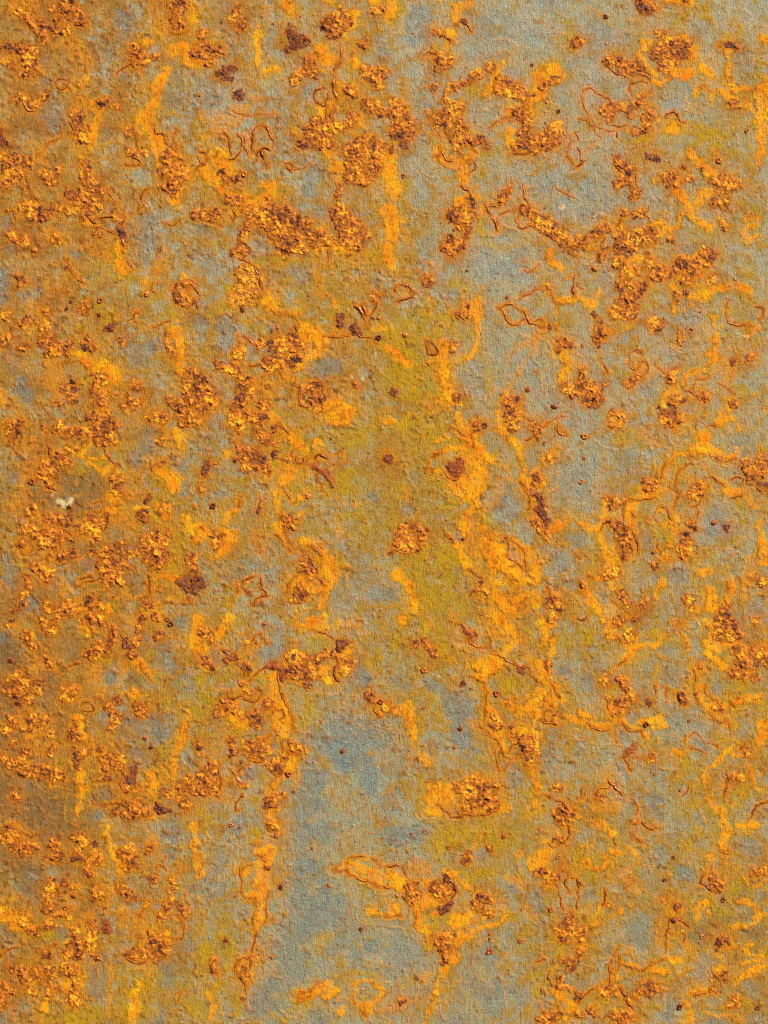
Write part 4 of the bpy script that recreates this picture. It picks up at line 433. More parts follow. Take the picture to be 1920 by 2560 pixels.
C_STEEL = lin(94, 112, 110); C_STEEL2 = lin(122, 130, 110); C_GRY = lin(146, 144, 112); C_TAN = lin(164, 150, 112)
C_OCH = lin(180, 134, 56); C_OCH2 = lin(146, 94, 30); C_OLV = lin(170, 132, 40); C_MAU = lin(112, 88, 58)
C_STN = lin(255, 168, 0); C_STN2 = lin(236, 130, 0); C_YEL = lin(248, 184, 0)
C_AMB = lin(176, 98, 6); C_BRN = lin(124, 58, 6); C_CRM = lin(228, 206, 140)

col = np.empty((NY, NX, 3), np.float32)
def mix(c, a, w=None):
    a = a[..., None] if np.ndim(a) == 2 else a
    return c * (1 - a)
def paint(sl, a, c):
    a = np.clip(a, 0, 1)[..., None]
    col[sl] = col[sl] * (1 - a) + c * a
ALL = (slice(None), slice(None))
col[:] = C_GRY
paint(ALL, 0.85 * sst(0.1, 0.45, n_mid + 0.4 * n_str + 0.25 * n_gr), C_STEEL2)
paint(ALL, 0.8 * sst(0.0, 0.4, fbm(X, Y, 110, 71, 5, 0.72) + 0.35 * n_gr), C_TAN)
och = dmap(OCH) + 0.14 * np.clip(1.1 - X / 1150, 0, 1); olv = dmap(OLV) + 0.06; mau = dmap(MAU)
a_och = sst(0.3, 0.74, och + 0.5 * n_mid + 0.38 * n_fin + 0.26 * n_gr)
paint(ALL, 0.9 * a_och, C_OCH)
paint(ALL, 0.8 * a_och * sst(-0.1, 0.5, fbm(X, Y, 60, 81, 5, 0.65) + 0.7 * (och - 0.5)), C_OCH2)  # browner ochre film, mostly at left; dimmer light there is put into it too
a_olv = sst(0.12, 0.8, olv + 0.45 * fbm(X, Y * 0.6, 120, 91, 5, 0.6) + 0.22 * n_fin + 0.2 * n_str + 0.1 * n_gr)
paint(ALL, 0.78 * a_olv, C_OLV)
a_mau = sst(0.05, 0.65, mau + 0.34 * fbm(X, Y, 80, 101, 5, 0.62) - 0.03)
paint(ALL, 0.7 * a_mau, C_MAU)
rough = np.full((NY, NX), 0.42, np.float32) + 0.2 * a_och + 0.1 * a_olv
hgt = 0.22 * n_fin + 0.12 * n_gr + 0.25 * a_och + 0.2 * vn(X, Y * 0.6, 14, 43)
# tide lines: thin orange contours where films of rust met and dried
for sd, sc, lv, st in ((141, 150, 0.12, 0.55), (142, 105, -0.2, 0.5), (143, 75, 0.25, 0.5)):
    cf = fbm(XW + 12 * vn(X, Y, 60, sd + 50), YW + 12 * vn(X, Y, 60, sd + 60), sc, sd, 3, 0.45)
    gate = sst(0.0, 0.45, fbm(X, Y, 130, sd + 30, 3))
    wd = 0.018 + 0.05 * np.clip(fbm(X, Y, 60, sd + 40, 3), 0, 1)
    ln = sst(1.0, 0.2, np.abs(cf - lv) / wd) * gate
    paint(ALL, st * ln, lin(216, 142, 14))
    hgt += 0.6 * ln + 0.3 * sst(-0.01, 0.01, cf - lv)

def window(ch, pad):
    i0 = np.searchsorted(ux, ch[:, 0].min() - ch[:, 2].max() - pad); i1 = np.searchsorted(ux, ch[:, 0].max() + ch[:, 2].max() + pad)
    j0 = np.searchsorted(vy, ch[:, 1].min() - ch[:, 2].max() - pad); j1 = np.searchsorted(vy, ch[:, 1].max() + ch[:, 2].max() + pad)
    return (slice(j0, j1), slice(i0, i1))

def mirrored(chains, reach=420):
    """the same kind of growth goes on past the part of the plate that was surveyed"""
    out = list(chains)
    for ch in chains:
        for ax, n in ((0, W0), (1, H0)):
            for edge in (0.0, n):
                if abs(ch[:, ax].mean() - edge) < reach:
                    c = ch.copy(); c[:, ax] = 2 * edge - c[:, ax]
                    if not (0 <= c[:, 0].mean() <= W0 and 0 <= c[:, 1].mean() <= H0): out.append(c)
    return out

def layer(code, c1, c2, soft, edge, strength, dr=0.0, dh=0.0, pad=30, grow=0.0, fixed=False, rim=0.0):
    for ch in mirrored(feats.get(code, [])):
        sl = window(ch, pad)
        if sl[0].start >= sl[0].stop or sl[1].start >= sl[1].stop: continue
        rm = ch[:, 2].max()
        sf = soft if fixed else min(soft, 0.6 * rm + 2.0)
        ed = edge if fixed else min(edge, 0.7 * rm + 1.5)
        d = sdf(ch, XW[sl], YW[sl]) - grow + ed * n_e[sl]
        sg = strength * (0.35 + 0.65 * random.random() if code == 'B' else 0.78 + 0.22 * random.random() if rim else 1.0)
        if rim: sg = sg * np.clip(1.0 + 0.5 * swirl[sl], 0.6, 1.1)
        a = sst(sf, -sf, d) * sg * np.clip(0.95 + 0.3 * n_fin[sl] + 0.25 * n_str[sl] + 0.15 * n_gr[sl], 0.25, 1.08)
        t = np.clip(0.5 + 0.9 * n_mid[sl] + 0.5 * n_str[sl], 0, 1)[..., None]
        cc = c1 * (1 - t) + c2 * t
        if rim:
            ed = sst(-1.6 * sf, 0.3 * sf, d)[..., None] * 0.6
            cc = cc * (1 - ed) + lin(204, 150, 6) * ed
        paint(sl, a, cc)
        if rim:
            gt = sst(0.05, 0.4, vn(XW[sl], YW[sl], 55, 881))
            paint(sl, rim * gt * sst(2.6, 0.6, np.abs(d + 1.0)), lin(128, 66, 8))
        if code == 'B':
            gt = sst(0.0, 0.35, vn(XW[sl], YW[sl], 70, 891))
            paint(sl, 0.5 * gt * sst(2.8, 0.8, np.abs(d - 3.0)), lin(182, 122, 30))
        if dr: rough[sl] += dr * a
        if dh: hgt[sl] += dh * a

layer('O', C_OCH, C_TAN, 22, 34, 0.75, 0.1)
layer('M', C_MAU, lin(124, 96, 62), 22, 34, 0.65, 0.1, pad=50)
layer('B', C_STEEL, C_STEEL2, 5, 24, 0.82, -0.14, -0.4)
steel_a = sst(0.5, 0.38, rough)
def nearest(codes, pad):
    d = np.full((NY, NX), 999.0, np.float32)
    for code in codes:
        for ch in mirrored(feats.get(code, [])):
            sl = window(ch, pad)
            if sl[0].start >= sl[0].stop or sl[1].start >= sl[1].stop: continue
            d[sl] = np.minimum(d[sl], sdf(ch, XW[sl], YW[sl]))
    return d
d_S = nearest('S', 110); d_K = nearest('Kky', 70)
def shifted(d, px):
    return np.roll(d, int(px / STEP), 0)
# golden wash bleeding out of the stains and running down the plate
swirl = fbm(X + 26 * vn(X, Y, 95, 161), Y * 0.75 + 26 * vn(X, Y, 95, 162), 85, 163, 5, 0.55)
gw = np.exp(-np.maximum(d_S + 12 * n_e, 0) / 26)
for px, st in ((28, 0.7), (58, 0.5), (95, 0.35)):
    gw = np.maximum(gw, st * np.exp(-np.maximum(shifted(d_S, px) + 8 * n_e, 0) / 16) * np.clip(0.5 + 1.2 * n_str, 0, 1))
t = np.clip(0.5 + 0.9 * swirl, 0, 1)[..., None]
paint(ALL, 0.7 * gw * np.clip(0.72 + 0.75 * swirl + 0.3 * n_fin, 0.1, 1.2), lin(212, 150, 8) * t + lin(172, 134, 16) * (1 - t))
kw = np.exp(-np.maximum(d_K + 10 * n_e, 0) / 21)
paint(ALL, 0.8 * kw * np.clip(0.8 + 0.7 * n_mid + 0.3 * n_fin, 0.1, 1.2), lin(214, 132, 4) * t + lin(172, 98, 8) * (1 - t))
rough += 0.12 * np.clip(gw + kw, 0, 1)
# tide marks: rings left where a wash dried, some distance from its stain
for lv, wd, st in ((9, 1.5, 0.6), (19, 1.3, 0.55), (31, 1.6, 0.5), (46, 1.5, 0.4)):
    dd = d_S + 15 * swirl + 6 * n_e
    gate = sst(0.0, 0.4, fbm(X, Y, 120, 170 + lv, 3))
    ln = sst(2.6 * wd, 0.4 * wd, np.abs(dd - lv)) * gate
    paint(ALL, st * ln, lin(224, 152, 6)); hgt += 0.9 * ln
    paint(ALL, 0.45 * sst(1.3, 0.3, np.abs(dd - lv - 2.4)) * gate, lin(140, 84, 14))
layer('Y', lin(168, 130, 14), lin(192, 148, 2), 10, 18, 0.7, 0.05)
layer('s', lin(224, 146, 26), lin(206, 122, 22), 8, 15, 0.6, 0.15)
layer('S', C_STN, C_STN2, 3.6, 10, 1.05, 0.15, 0.8, grow=1.2, rim=0.6)
# brighter yellow powder inside the stains
m = np.clip(sst(0.1, 0.7, fbm(X, Y, 48, 131, 4, 0.6)), 0, 1)
isst = np.clip((col[..., 0] - 0.45) * 4, 0, 1) * np.clip((0.09 - col[..., 2]) * 20, 0, 1)
paint(ALL, 0.7 * m * isst, C_YEL)
for k in 'Kky': layer(k, C_AMB, C_STN2, 7, 12, 0.6, 0.1, 0.4, grow=2)
layer('K', C_BRN, C_AMB, 4, 8, 0.6, 0.1, 0.5)
layer('k', lin(96, 48, 24), C_BRN, 4, 6, 0.85, 0.0, 0.5)
layer('N', C_BRN, C_AMB, 4, 4, 0.85, 0.0, 0.5, grow=2)
for ch in mirrored(feats['T']):
    sl = window(ch, 20)
    d = sdf(ch, XW[sl], YW[sl])
    paint(sl, sst(9.0, 1.0, d + 4.5 * n_e[sl]) * 0.72, lin(222, 136, 4))
    paint(sl, sst(3.2, 0.0, d + 1.5 * n_e[sl]) * 0.55, lin(150, 78, 6))
for ch in mirrored(feats['D']):
    sl = window(ch, 20)
    d = sdf(ch, XW[sl], YW[sl])
    paint(sl, sst(6.0, 0.0, d + 3 * n_e[sl]) * 0.5, C_AMB)
layer('W', C_CRM, lin(214, 190, 140), 2.5, 4, 0.9, 0.1, 0.8)  # cream spots and pale flakes; one is a glint painted in as colour

# brown veins where the stain has dried and cracked
vein = sst(0.09, 0.02, np.abs(fbm(XW, YW, 44, 151, 4, 0.55))) * sst(-0.1, 0.35, fbm(X, Y, 90, 152, 3))
wst = np.clip((col[..., 0] - 0.34) * 4, 0, 1) * np.clip((0.10 - col[..., 2]) * 16, 0, 1)
paint(ALL, 0.6 * vein * (0.25 + 0.75 * wst), lin(150, 82, 6)); hgt += 0.5 * vein * wst
blot = sst(0.15, 0.6, fbm(X, Y, 22, 153, 3, 0.7)) * wst
paint(ALL, 0.28 * blot, lin(216, 116, 0))
# loose rust crumbs, densest where the ochre film is thick
cr = fbm(X, Y, 58, 201, 4, 0.62) + 0.5 * fbm(X, Y, 260, 202, 2)
near = sst(0.35, 0.95, och + 0.75 * cr)
cell = sst(0.05, 0.6, fbm(XW, YW, 17, 301, 3, 0.75)) * near
ctone = np.clip(0.5 + fbm(X, Y, 30, 302, 3), 0, 1)[..., None]
ctone = ctone * lin(200, 116, 8) + (1 - ctone) * C_BRN
col[:] = col * (1 - 0.75 * cell[..., None]) + ctone * 0.75 * cell[..., None]
hgt += 2.0 * cell + 0.6 * near * vn(X, Y, 12, 303)
# fine brown scurf over the whole plate
sc_ = sst(0.3, 0.7, fbm(X, Y, 12, 321, 2, 0.8) + 0.35 * fbm(X, Y, 150, 322, 3) - 0.1)
paint(ALL, 0.4 * sc_, lin(140, 92, 30)); hgt += 0.35 * sc_
# dark pin-pricks
g1, g2, gid = worley(X, Y, 30, 311)
pin = sst(0.085, 0.045, g1) * (gid > 0.55)
paint(ALL, 0.85 * pin, lin(72, 36, 14)); hgt += 1.2 * pin
col = np.clip(col, 0.004, 0.95)
rough = np.clip(rough + 0.06 * n_fin, 0.3, 0.9)

def to_world(x, y, h):
    return np.stack([(x - W0 / 2) * PX, -h * PX, (H0 / 2 - y) * PX + ZC], -1)

def sheet_h(x, y):
    fx = np.interp(x, ux, np.arange(NX)); fy = np.interp(y, vy, np.arange(NY))
    i = np.minimum(fx.astype(int), NX - 2); j = np.minimum(fy.astype(int), NY - 2); fx = fx - i; fy = fy - j
    return (hgt[j, i] * (1 - fx) + hgt[j, i + 1] * fx) * (1 - fy) + (hgt[j + 1, i] * (1 - fx) + hgt[j + 1, i + 1] * fx) * fy

# ------------------------------------------------------------------ materials
def base_mat(name):
    m = bpy.data.materials.new(name); m.use_nodes = True
    nt = m.node_tree; b = nt.nodes['Principled BSDF']
    at = nt.nodes.new('ShaderNodeAttribute'); at.attribute_name = 'Col'
    ar = nt.nodes.new('ShaderNodeAttribute'); ar.attribute_name = 'Rough'
    tc = nt.nodes.new('ShaderNodeTexCoord')
    nt.links.new(ar.outputs['Fac'], b.inputs['Roughness'])
    return m, nt, b, at, tc
def noise(nt, tc, scale, detail, rough_, stretch=None):
    n = nt.nodes.new('ShaderNodeTexNoise')
    n.inputs['Scale'].default_value = scale; n.inputs['Detail'].default_value = detail
    n.inputs['Roughness'].default_value = rough_
    mp = nt.nodes.new('ShaderNodeMapping'); mp.inputs['Scale'].default_value = stretch or (1, 1, 1)
    mp.inputs['Rotation'].default_value = (0.5 + scale * 0.01, 0.6, 0.7)
    nt.links.new(tc.outputs['Object'], mp.inputs['Vector']); nt.links.new(mp.outputs['Vector'], n.inputs['Vector'])
    return n
def math_node(nt, op, a, b):
    n = nt.nodes.new('ShaderNodeMath'); n.operation = op
    for i, v in enumerate((a, b)):
        if isinstance(v, (int, float)): n.inputs[i].default_value = v
        else: nt.links.new(v, n.inputs[i])
    return n.outputs[0]
def speckle(nt, at, facs, amount):
    """multiply the colour by 1 + amount*(noise-0.5), channel by channel"""
    mx = nt.nodes.new('ShaderNodeVectorMath'); mx.operation = 'MULTIPLY_ADD'
    nt.links.new(facs, mx.inputs[0]); mx.inputs[1].default_value = (amount,) * 3; mx.inputs[2].default_value = (1 - amount / 2,) * 3
    mu = nt.nodes.new('ShaderNodeVectorMath'); mu.operation = 'MULTIPLY'
    nt.links.new(at, mu.inputs[0]); nt.links.new(mx.outputs[0], mu.inputs[1])
    return mu.outputs[0]
def bump(nt, b, h, dist, strength=1.0):
    bp = nt.nodes.new('ShaderNodeBump'); bp.inputs['Strength'].default_value = strength; bp.inputs['Distance'].default_value = dist
    nt.links.new(h, bp.inputs['Height']); nt.links.new(bp.outputs['Normal'], b.inputs['Normal'])

M_SHEET, nt, b, at, tc = base_mat('weathered_steel')
nA = noise(nt, tc, 800, 3, 0.8); nB = noise(nt, tc, 1150, 2, 0.6, (1.0, 1.0, 0.2)); nC = noise(nt, tc, 1700, 2, 0.7)
c1 = speckle(nt, at.outputs['Color'], nA.outputs['Color'], 1.15)
c2 = speckle(nt, c1, nB.outputs['Color'], 0.95)
nt.links.new(c2, b.inputs['Base Color'])
h1 = math_node(nt, 'MULTIPLY', nA.outputs['Fac'], 0.8)
h2 = math_node(nt, 'MULTIPLY', nB.outputs['Fac'], 0.7)
h3 = math_node(nt, 'MULTIPLY', nC.outputs['Fac'], 0.5)
bump(nt, b, math_node(nt, 'ADD', math_node(nt, 'ADD', h1, h2), h3), 0.0008)
nG = noise(nt, tc, 700, 2, 0.6)               # scattered glossy flecks
gl = nt.nodes.new('ShaderNodeMapRange'); gl.inputs['From Min'].default_value = 0.6; gl.inputs['From Max'].default_value = 0.72
gl.inputs['To Min'].default_value = 1.0; gl.inputs['To Max'].default_value = 0.42
nt.links.new(nG.outputs['Fac'], gl.inputs['Value'])
arn = [n for n in nt.nodes if n.type == 'ATTRIBUTE' and n.attribute_name == 'Rough'][0]
nt.links.new(math_node(nt, 'MULTIPLY', arn.outputs['Fac'], gl.outputs['Result']), b.inputs['Roughness'])
bs = nt.nodes.new('ShaderNodeMapRange')
nt.links.new(arn.outputs['Fac'], bs.inputs['Value'])
bs.inputs['From Min'].default_value = 0.34; bs.inputs['From Max'].default_value = 0.66
bs.inputs['To Min'].default_value = 0.75; bs.inputs['To Max'].default_value = 1.0
nt.links.new(bs.outputs['Result'], [n for n in nt.nodes if n.type == 'BUMP'][0].inputs['Strength'])
mr = nt.nodes.new('ShaderNodeMapRange')      # bare steel keeps a sheen, rust powder has none
ar = [n for n in nt.nodes if n.type == 'ATTRIBUTE' and n.attribute_name == 'Rough'][0]
nt.links.new(ar.outputs['Fac'], mr.inputs['Value'])
mr.inputs['From Min'].default_value = 0.34; mr.inputs['From Max'].default_value = 0.62
mr.inputs['To Min'].default_value = 0.75; mr.inputs['To Max'].default_value = 0.22
nt.links.new(mr.outputs['Result'], b.inputs['Specular IOR Level'])

M_CRUST, nt, b, at, tc = base_mat('rust_crust')
nA = noise(nt, tc, 900, 3, 0.7); nC = noise(nt, tc, 1900, 2, 0.6)
nt.links.new(speckle(nt, at.outputs['Color'], nA.outputs['Color'], 1.2), b.inputs['Base Color'])
bump(nt, b, math_node(nt, 'ADD', nA.outputs['Fac'], math_node(nt, 'MULTIPLY', nC.outputs['Fac'], 0.5)), 0.0009)
b.inputs['Specular IOR Level'].default_value = 0.4

M_THREAD, nt, b, at, tc = base_mat('glossy_brown_rust')
nA = noise(nt, tc, 420, 2, 0.6)
nt.links.new(speckle(nt, at.outputs['Color'], nA.outputs['Color'], 0.8), b.inputs['Base Color'])
bump(nt, b, nA.outputs['Fac'], 0.0005)

# ------------------------------------------------------------------ mesh helpers
def mesh_obj(name, verts, quads, colr, rgh, mat, parent, tris=None):
    me = bpy.data.meshes.new(name)
    nv = len(verts); nq = len(quads)
    me.vertices.add(nv); me.vertices.foreach_set('co', np.ascontiguousarray(verts, np.float32).ravel())
    me.loops.add(nq * 4); me.loops.foreach_set('vertex_index', np.ascontiguousarray(quads, np.int32).ravel())
    me.polygons.add(nq); me.polygons.foreach_set('loop_start', np.arange(0, nq * 4, 4, dtype=np.int32))
    me.polygons.foreach_set('use_smooth', np.ones(nq, bool))
    a = me.attributes.new('Col', 'FLOAT_COLOR', 'POINT')
    c4 = np.ones((nv, 4), np.float32); c4[:, :3] = colr; a.data.foreach_set('color', c4.ravel())
    r = me.attributes.new('Rough', 'FLOAT', 'POINT'); r.data.foreach_set('value', np.ascontiguousarray(rgh, np.float32))
    me.update(calc_edges=True); me.materials.append(mat)
    o = bpy.data.objects.new(name, me); scene.collection.objects.link(o)
    o.parent = parent
    return o

plate = bpy.data.objects.new('steel_plate', None)
scene.collection.objects.link(plate)
plate['label'] = 'weathered grey steel plate covered in orange rust stains and brown crusts'
plate['category'] = 'steel plate'

# sheet with its edges and back
V = to_world(X, Y, hgt).reshape(-1, 3)
idx = np.arange(NX * NY).reshape(NY, NX)
q = np.stack([idx[:-1, :-1], idx[1:, :-1], idx[1:, 1:], idx[:-1, 1:]], -1).reshape(-1, 4)
loop = np.concatenate([idx[0, :-1], idx[:-1, -1], idx[-1, :0:-1], idx[:0:-1, 0]])
bk = V[loop].copy(); bk[:, 1] = 0.010
n0 = len(V); L = len(loop); ar = np.arange(L)
side = np.stack([loop, loop[(ar + 1) % L], n0 + (ar + 1) % L, n0 + ar], -1)
ci = [0, NX - 1, NX - 1 + NY - 1, 2 * (NX - 1) + NY - 1]
back = np.array([[n0 + ci[0], n0 + ci[1], n0 + ci[2], n0 + ci[3]]])
mesh_obj('sheet', np.concatenate([V, bk]), np.concatenate([q, side, back]),
         np.concatenate([col.reshape(-1, 3), col.reshape(-1, 3)[loop]]),
         np.concatenate([rough.ravel(), rough.ravel()[loop]]), M_SHEET, plate)

# ------------------------------------------------------------------ crusts
MIN_S = 3.6
PAL = {'K': [lin(236, 142, 0), lin(212, 118, 0), lin(180, 94, 0), lin(132, 64, 4), lin(70, 35, 10), lin(255, 182, 8)],
       'k': [lin(132, 62, 20), lin(104, 46, 20), lin(84, 42, 30), lin(66, 34, 24), lin(120, 72, 50), lin(166, 84, 18)],
       'y': [lin(236, 158, 16), lin(218, 134, 12), lin(196, 112, 12), lin(150, 78, 12), lin(240, 172, 24), lin(228, 146, 14)],
       'N': [lin(166, 76, 8), lin(146, 64, 8), lin(178, 88, 8), lin(124, 52, 8), lin(150, 66, 8), lin(186, 98, 12)]}
CS = 1.5
def crust(ch, kind, step=CS):
    pad = 8
    x0, x1 = ch[:, 0].min() - ch[:, 2].max() - pad, ch[:, 0].max() + ch[:, 2].max() + pad
    y0, y1 = ch[:, 1].min() - ch[:, 2].max() - pad, ch[:, 1].max() + ch[:, 2].max() + pad
    gx, gy = np.meshgrid(np.arange(x0, x1, step), np.arange(y0, y1, step))
    wx, wy = warp(gx, gy)
    rm = ch[:, 2].max()
    rag = min(1.0, 0.3 + rm / 14)
    if kind == 'N':
        d = sdf(ch, gx + wx, gy + wy) + 1.0 * vn(gx, gy, 8, 711)
    else:
        d = sdf(ch, gx + wx, gy + wy) + rag * (6.5 * vn(gx, gy, 21, 711) + 5.0 * vn(gx, gy, 9, 712) + 2.6 * vn(gx, gy, 4.5, 714)) - 2.0
        gap = fbm(gx, gy, 21, 713, 3, 0.65)          # crumbly: bare stained steel shows between the lumps
        d = np.maximum(d, (gap - (0.3 if rm > 9 else 0.45)) * 12)
    keepv = d < 1.0
    kq = keepv[:-1, :-1] & keepv[1:, :-1] & keepv[1:, 1:] & keepv[:-1, 1:]
    if kq.sum() < 3: return None
    ida = 0.5 + 0.75 * vn(gx, gy, 11, 731); idb = 0.5 + 0.75 * vn(gx, gy, 5.5, 741)
    e = sst(0.5, -13.0, d)
    lump = fbm(gx, gy, 34, 751, 3)
    rid = 1 - np.abs(fbm(gx, gy, 15, 753, 4, 0.62)) * 1.6
    if kind == 'N':
        hh = e * (2.6 + 1.2 * lump + 0.6 * vn(gx, gy, 6, 752))
    else:
        fl = fbm(gx, gy, 27, 756, 3, 0.6) * 4.2 + 9; fi = np.floor(fl)
        terr = (fi + sst(0.0, 0.22, fl - fi) - 7.5) / 4.2
        hh = e * (1.0 + 1.2 * np.clip(lump + 0.4, 0, 2) + 2.6 * np.clip(terr, 0, 1.5) + 1.3 * rid) + (0.35 + 0.65 * e) * 2.7 * fbm(gx, gy, 7.5, 754, 3, 0.75)
        hh = np.maximum(hh, 0) * min(1.0, 0.5 + rm / 26)
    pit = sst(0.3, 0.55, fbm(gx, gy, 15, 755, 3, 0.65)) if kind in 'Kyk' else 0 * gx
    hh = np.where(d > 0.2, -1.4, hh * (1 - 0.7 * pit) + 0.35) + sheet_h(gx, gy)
    pal = np.array(PAL[kind])
    tone = np.clip(0.56 + 0.34 * (ida - 0.5) + 0.25 * (idb - 0.5) + 0.2 * sst(-5.5, -0.5, d) * vn(gx, gy, 30, 763) + 0.7 * fbm(gx, gy, 46, 761, 4, 0.65) + 0.35 * fbm(gx, gy, 9, 762, 2), 0, 0.999)
    lut = pal[{'K': [4, 3, 2, 1, 0, 5], 'k': [3, 2, 1, 0, 5, 4], 'y': [3, 2, 1, 5, 0, 4], 'N': [3, 4, 1, 0, 2, 5]}[kind]]
    ft = tone * (len(pal) - 1); ci = ft.astype(int); fr = (ft - ci)[..., None]
    cc = lut[ci] * (1 - fr) + lut[np.minimum(ci + 1, len(pal) - 1)] * fr
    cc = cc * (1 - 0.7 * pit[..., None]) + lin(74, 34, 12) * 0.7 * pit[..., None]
    cc = np.clip(cc * (1 + 0.22 * vn(gx, gy, 9, 771))[..., None], 0.002, 0.9)
    rr = np.clip(0.2 + 0.55 * ida + (0.05 if kind in 'Ky' else -0.15), 0.16, 0.8)
    vid = np.full(gx.shape, -1, np.int64)
    used = np.zeros(gx.shape, bool)
    used[:-1, :-1] |= kq; used[1:, :-1] |= kq; used[1:, 1:] |= kq; used[:-1, 1:] |= kq
    vid[used] = np.arange(used.sum())
    qq = np.stack([vid[:-1, :-1][kq], vid[1:, :-1][kq], vid[1:, 1:][kq], vid[:-1, 1:][kq]], -1)
    return to_world(gx[used], gy[used], hh[used]), qq, cc[used], rr[used]

def thread(ch, seed):
    rng = np.random.default_rng(seed)
    P = ch[:, :2]
    if len(P) == 2: P = np.array([P[0], (P[0] + P[1]) / 2, P[1]])
    E = np.vstack([2 * P[0] - P[1], P, 2 * P[-1] - P[-2]])
    out = []
    for i in range(1, len(E) - 2):
        n = max(3, int(np.hypot(*(E[i + 1] - E[i])) / 3.0))
        for t in np.arange(n) / n:
            a, b_, c, d = E[i - 1], E[i], E[i + 1], E[i + 2]
            out.append(0.5 * (2 * b_ + (c - a) * t + (2 * a - 5 * b_ + 4 * c - d) * t * t + (3 * b_ - 3 * c + d - a) * t ** 3))
    out.append(P[-1])
    C = np.array(out); n = len(C)
    wx, wy = warp(C[:, 0], C[:, 1])
    C = C - np.stack([wx, wy], -1) * 0.9
    C[:, 0] += 1.3 * vn(C[:, 0], C[:, 1], 9, 811); C[:, 1] += 1.3 * vn(C[:, 0], C[:, 1], 9, 812)
    T = np.gradient(C, axis=0); T /= np.linalg.norm(T, axis=1)[:, None] + 1e-6
    N = np.stack([-T[:, 1], T[:, 0]], -1)
    r0 = ch[0, 2] * 0.58
    t = np.linspace(0, 1, n)
    R = r0 * (0.9 + 0.5 * vn(C[:, 0] + 99, C[:, 1], 38, 821) + 0.25 * vn(C[:, 0], C[:, 1], 6, 822)) * np.minimum(1, 0.25 + 5 * np.minimum(t, 1 - t))
    R = R * (0.25 + 0.75 * sst(-0.45, 0.05, vn(C[:, 0] + 40, C[:, 1], 33, 823)))
    R = np.maximum(R, 0.25)
    K = 8
    ang = np.arange(K) / K * 2 * math.pi
    vx = C[:, None, 0] + N[:, None, 0] * np.cos(ang) * R[:, None]
    vyy = C[:, None, 1] + N[:, None, 1] * np.cos(ang) * R[:, None]
    hz = sheet_h(C[:, 0], C[:, 1])[:, None] + 0.25 + 0.1 * R[:, None] + np.sin(ang) * R[:, None] * 0.85
    idx = np.arange(n * K).reshape(n, K); nx = np.roll(idx, -1, 1)
    qq = np.stack([idx[:-1], nx[:-1], nx[1:], idx[1:]], -1).reshape(-1, 4)
    qq = qq[:, ::-1]
    tone = rng.random()
    a, b_ = (lin(168, 82, 4), lin(112, 50, 8)) if tone < 0.6 else (lin(214, 124, 6), lin(160, 78, 4))
    m = (0.5 + 0.8 * vn(C[:, 0], C[:, 1], 20, 831))[:, None, None]
    cc = np.broadcast_to(np.clip(a * (1 - m) + b_ * m, 0.003, 0.9), (n, K, 3)).reshape(-1, 3)
    return to_world(vx.ravel(), vyy.ravel(), hz.ravel()), qq, cc, np.full(n * K, 0.16 + 0.16 * rng.random())

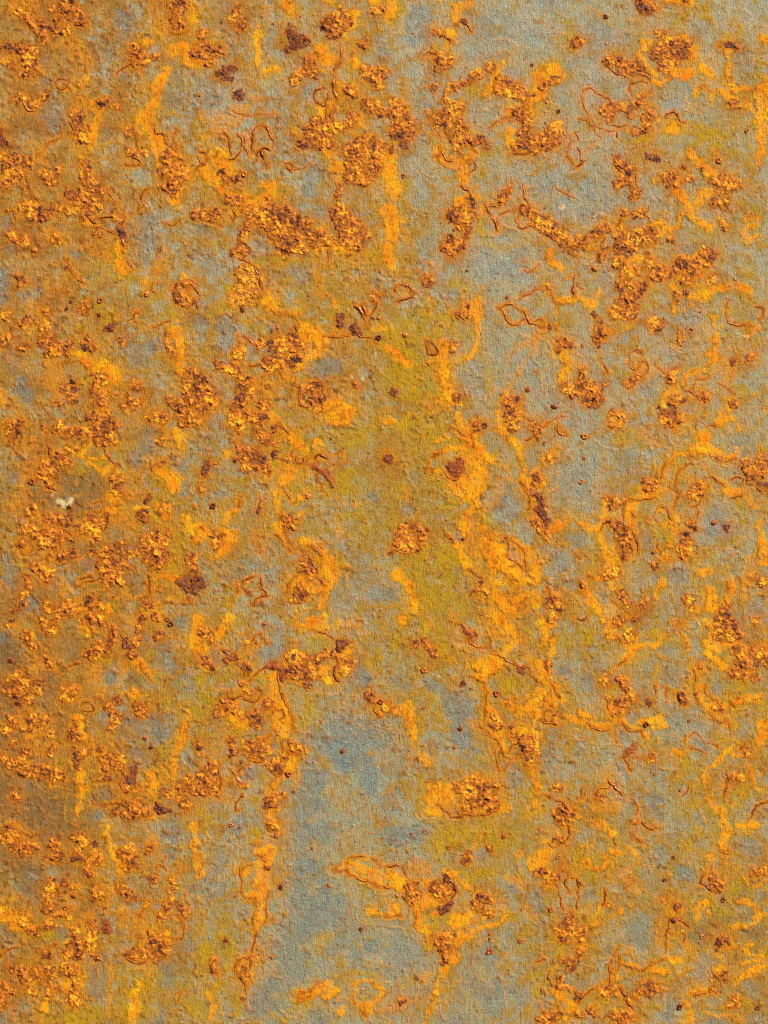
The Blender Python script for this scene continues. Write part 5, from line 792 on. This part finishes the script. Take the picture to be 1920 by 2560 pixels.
def pimple(ch, seed):
    rng = np.random.default_rng(seed)
    x, y, r = ch[0]
    wx, wy = warp(np.array([x]), np.array([y])); x -= wx[0]; y -= wy[0]
    K, Rn = 14, 6
    vx, vv, hz = [], [], []
    ang = np.arange(K) / K * 2 * math.pi
    wob = 1 + 0.26 * rng.standard_normal(K); ring = rng.random() < 0.5
    for i in range(Rn + 1):
        f = 1 - i / (Rn + 0.4)
        rr = r * f * (1 + (wob - 1) * f)
        vx.append(x + rr * np.cos(ang)); vv.append(y + rr * np.sin(ang))
        z = 0.42 * r * math.sqrt(max(0, 1 - f * f)) if not ring else 0.4 * r * (math.exp(-((f - 0.68) / 0.24) ** 2) + 0.25)
        hz.append((z if i else -1.0) + 0.12 * r * rng.standard_normal(K))
    vx, vv, hz = (np.array(a) for a in (vx, vv, hz))
    hz = hz + sheet_h(vx, vv)
    idx = np.arange(vx.size).reshape(vx.shape); nx = np.roll(idx, -1, 1)
    qq = np.stack([idx[:-1], idx[1:], nx[1:], nx[:-1]], -1).reshape(-1, 4)
    cap = idx[-1]
    capq = np.array([[cap[0], cap[i + 2], cap[i + 1], cap[i]] for i in range(1, K - 2, 2)])
    c0 = (lin(176, 84, 14), lin(120, 52, 14), lin(206, 118, 26))[int(rng.integers(3))]
    cc = c0 * (0.85 + 0.3 * rng.random((vx.size, 1)))
    return to_world(vx.ravel(), vv.ravel(), hz.ravel()), np.concatenate([qq, capq]), cc, np.full(vx.size, 0.32)

def emit(name, items, mat, rest_name, limit=290):
    """the largest ones are parts of their own, the remainder one mass"""
    items = sorted(items, key=lambda it: -it[0])
    for w, m in items[:limit]:
        mesh_obj(name, m[0], m[1], m[2], m[3], mat, plate)
    rest = [m for w, m in items[limit:]]
    return rest

def join(name, rest, mat):
    if not rest: return
    off = np.cumsum([0] + [len(m[0]) for m in rest[:-1]])
    o = mesh_obj(name, np.concatenate([m[0] for m in rest]), np.concatenate([m[1] + f for m, f in zip(rest, off)]),
                 np.concatenate([m[2] for m in rest]), np.concatenate([m[3] for m in rest]), mat, plate)
    o['kind'] = 'stuff'

left = []
for kind, name in (('K', 'rust_crust'), ('k', 'dark_rust_scab'), ('y', 'yellow_rust_crust'), ('N', 'smooth_rust_patch')):
    its = []
    base = feats.get(kind, [])
    for ch in base:
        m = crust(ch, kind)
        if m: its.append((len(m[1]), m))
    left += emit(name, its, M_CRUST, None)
    for ch in mirrored(base, 260)[len(base):]:
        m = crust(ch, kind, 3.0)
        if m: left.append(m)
join('small_rust_crusts', left, M_CRUST)

its = []
for i, ch in enumerate(feats['T']):
    ln = np.hypot(*np.diff(ch[:, :2], axis=0).T).sum()
    its.append((ln * ch[0, 2], thread(ch, i)))
left = emit('rust_thread', its, M_THREAD, None)
left += [thread(ch, 5000 + i) for i, ch in enumerate(mirrored(feats['T'], 260)[len(feats['T']):])]
join('small_rust_threads', left, M_THREAD)
its = [(ch[0, 2], pimple(ch, 900 + i)) for i, ch in enumerate(feats['D'])]
emit('rust_pimple', its, M_THREAD, None)
print('survey', {k: len(v) for k, v in feats.items()}, 'tris', sum(len(o.data.polygons) * 2 for o in scene.objects if o.type == 'MESH'))
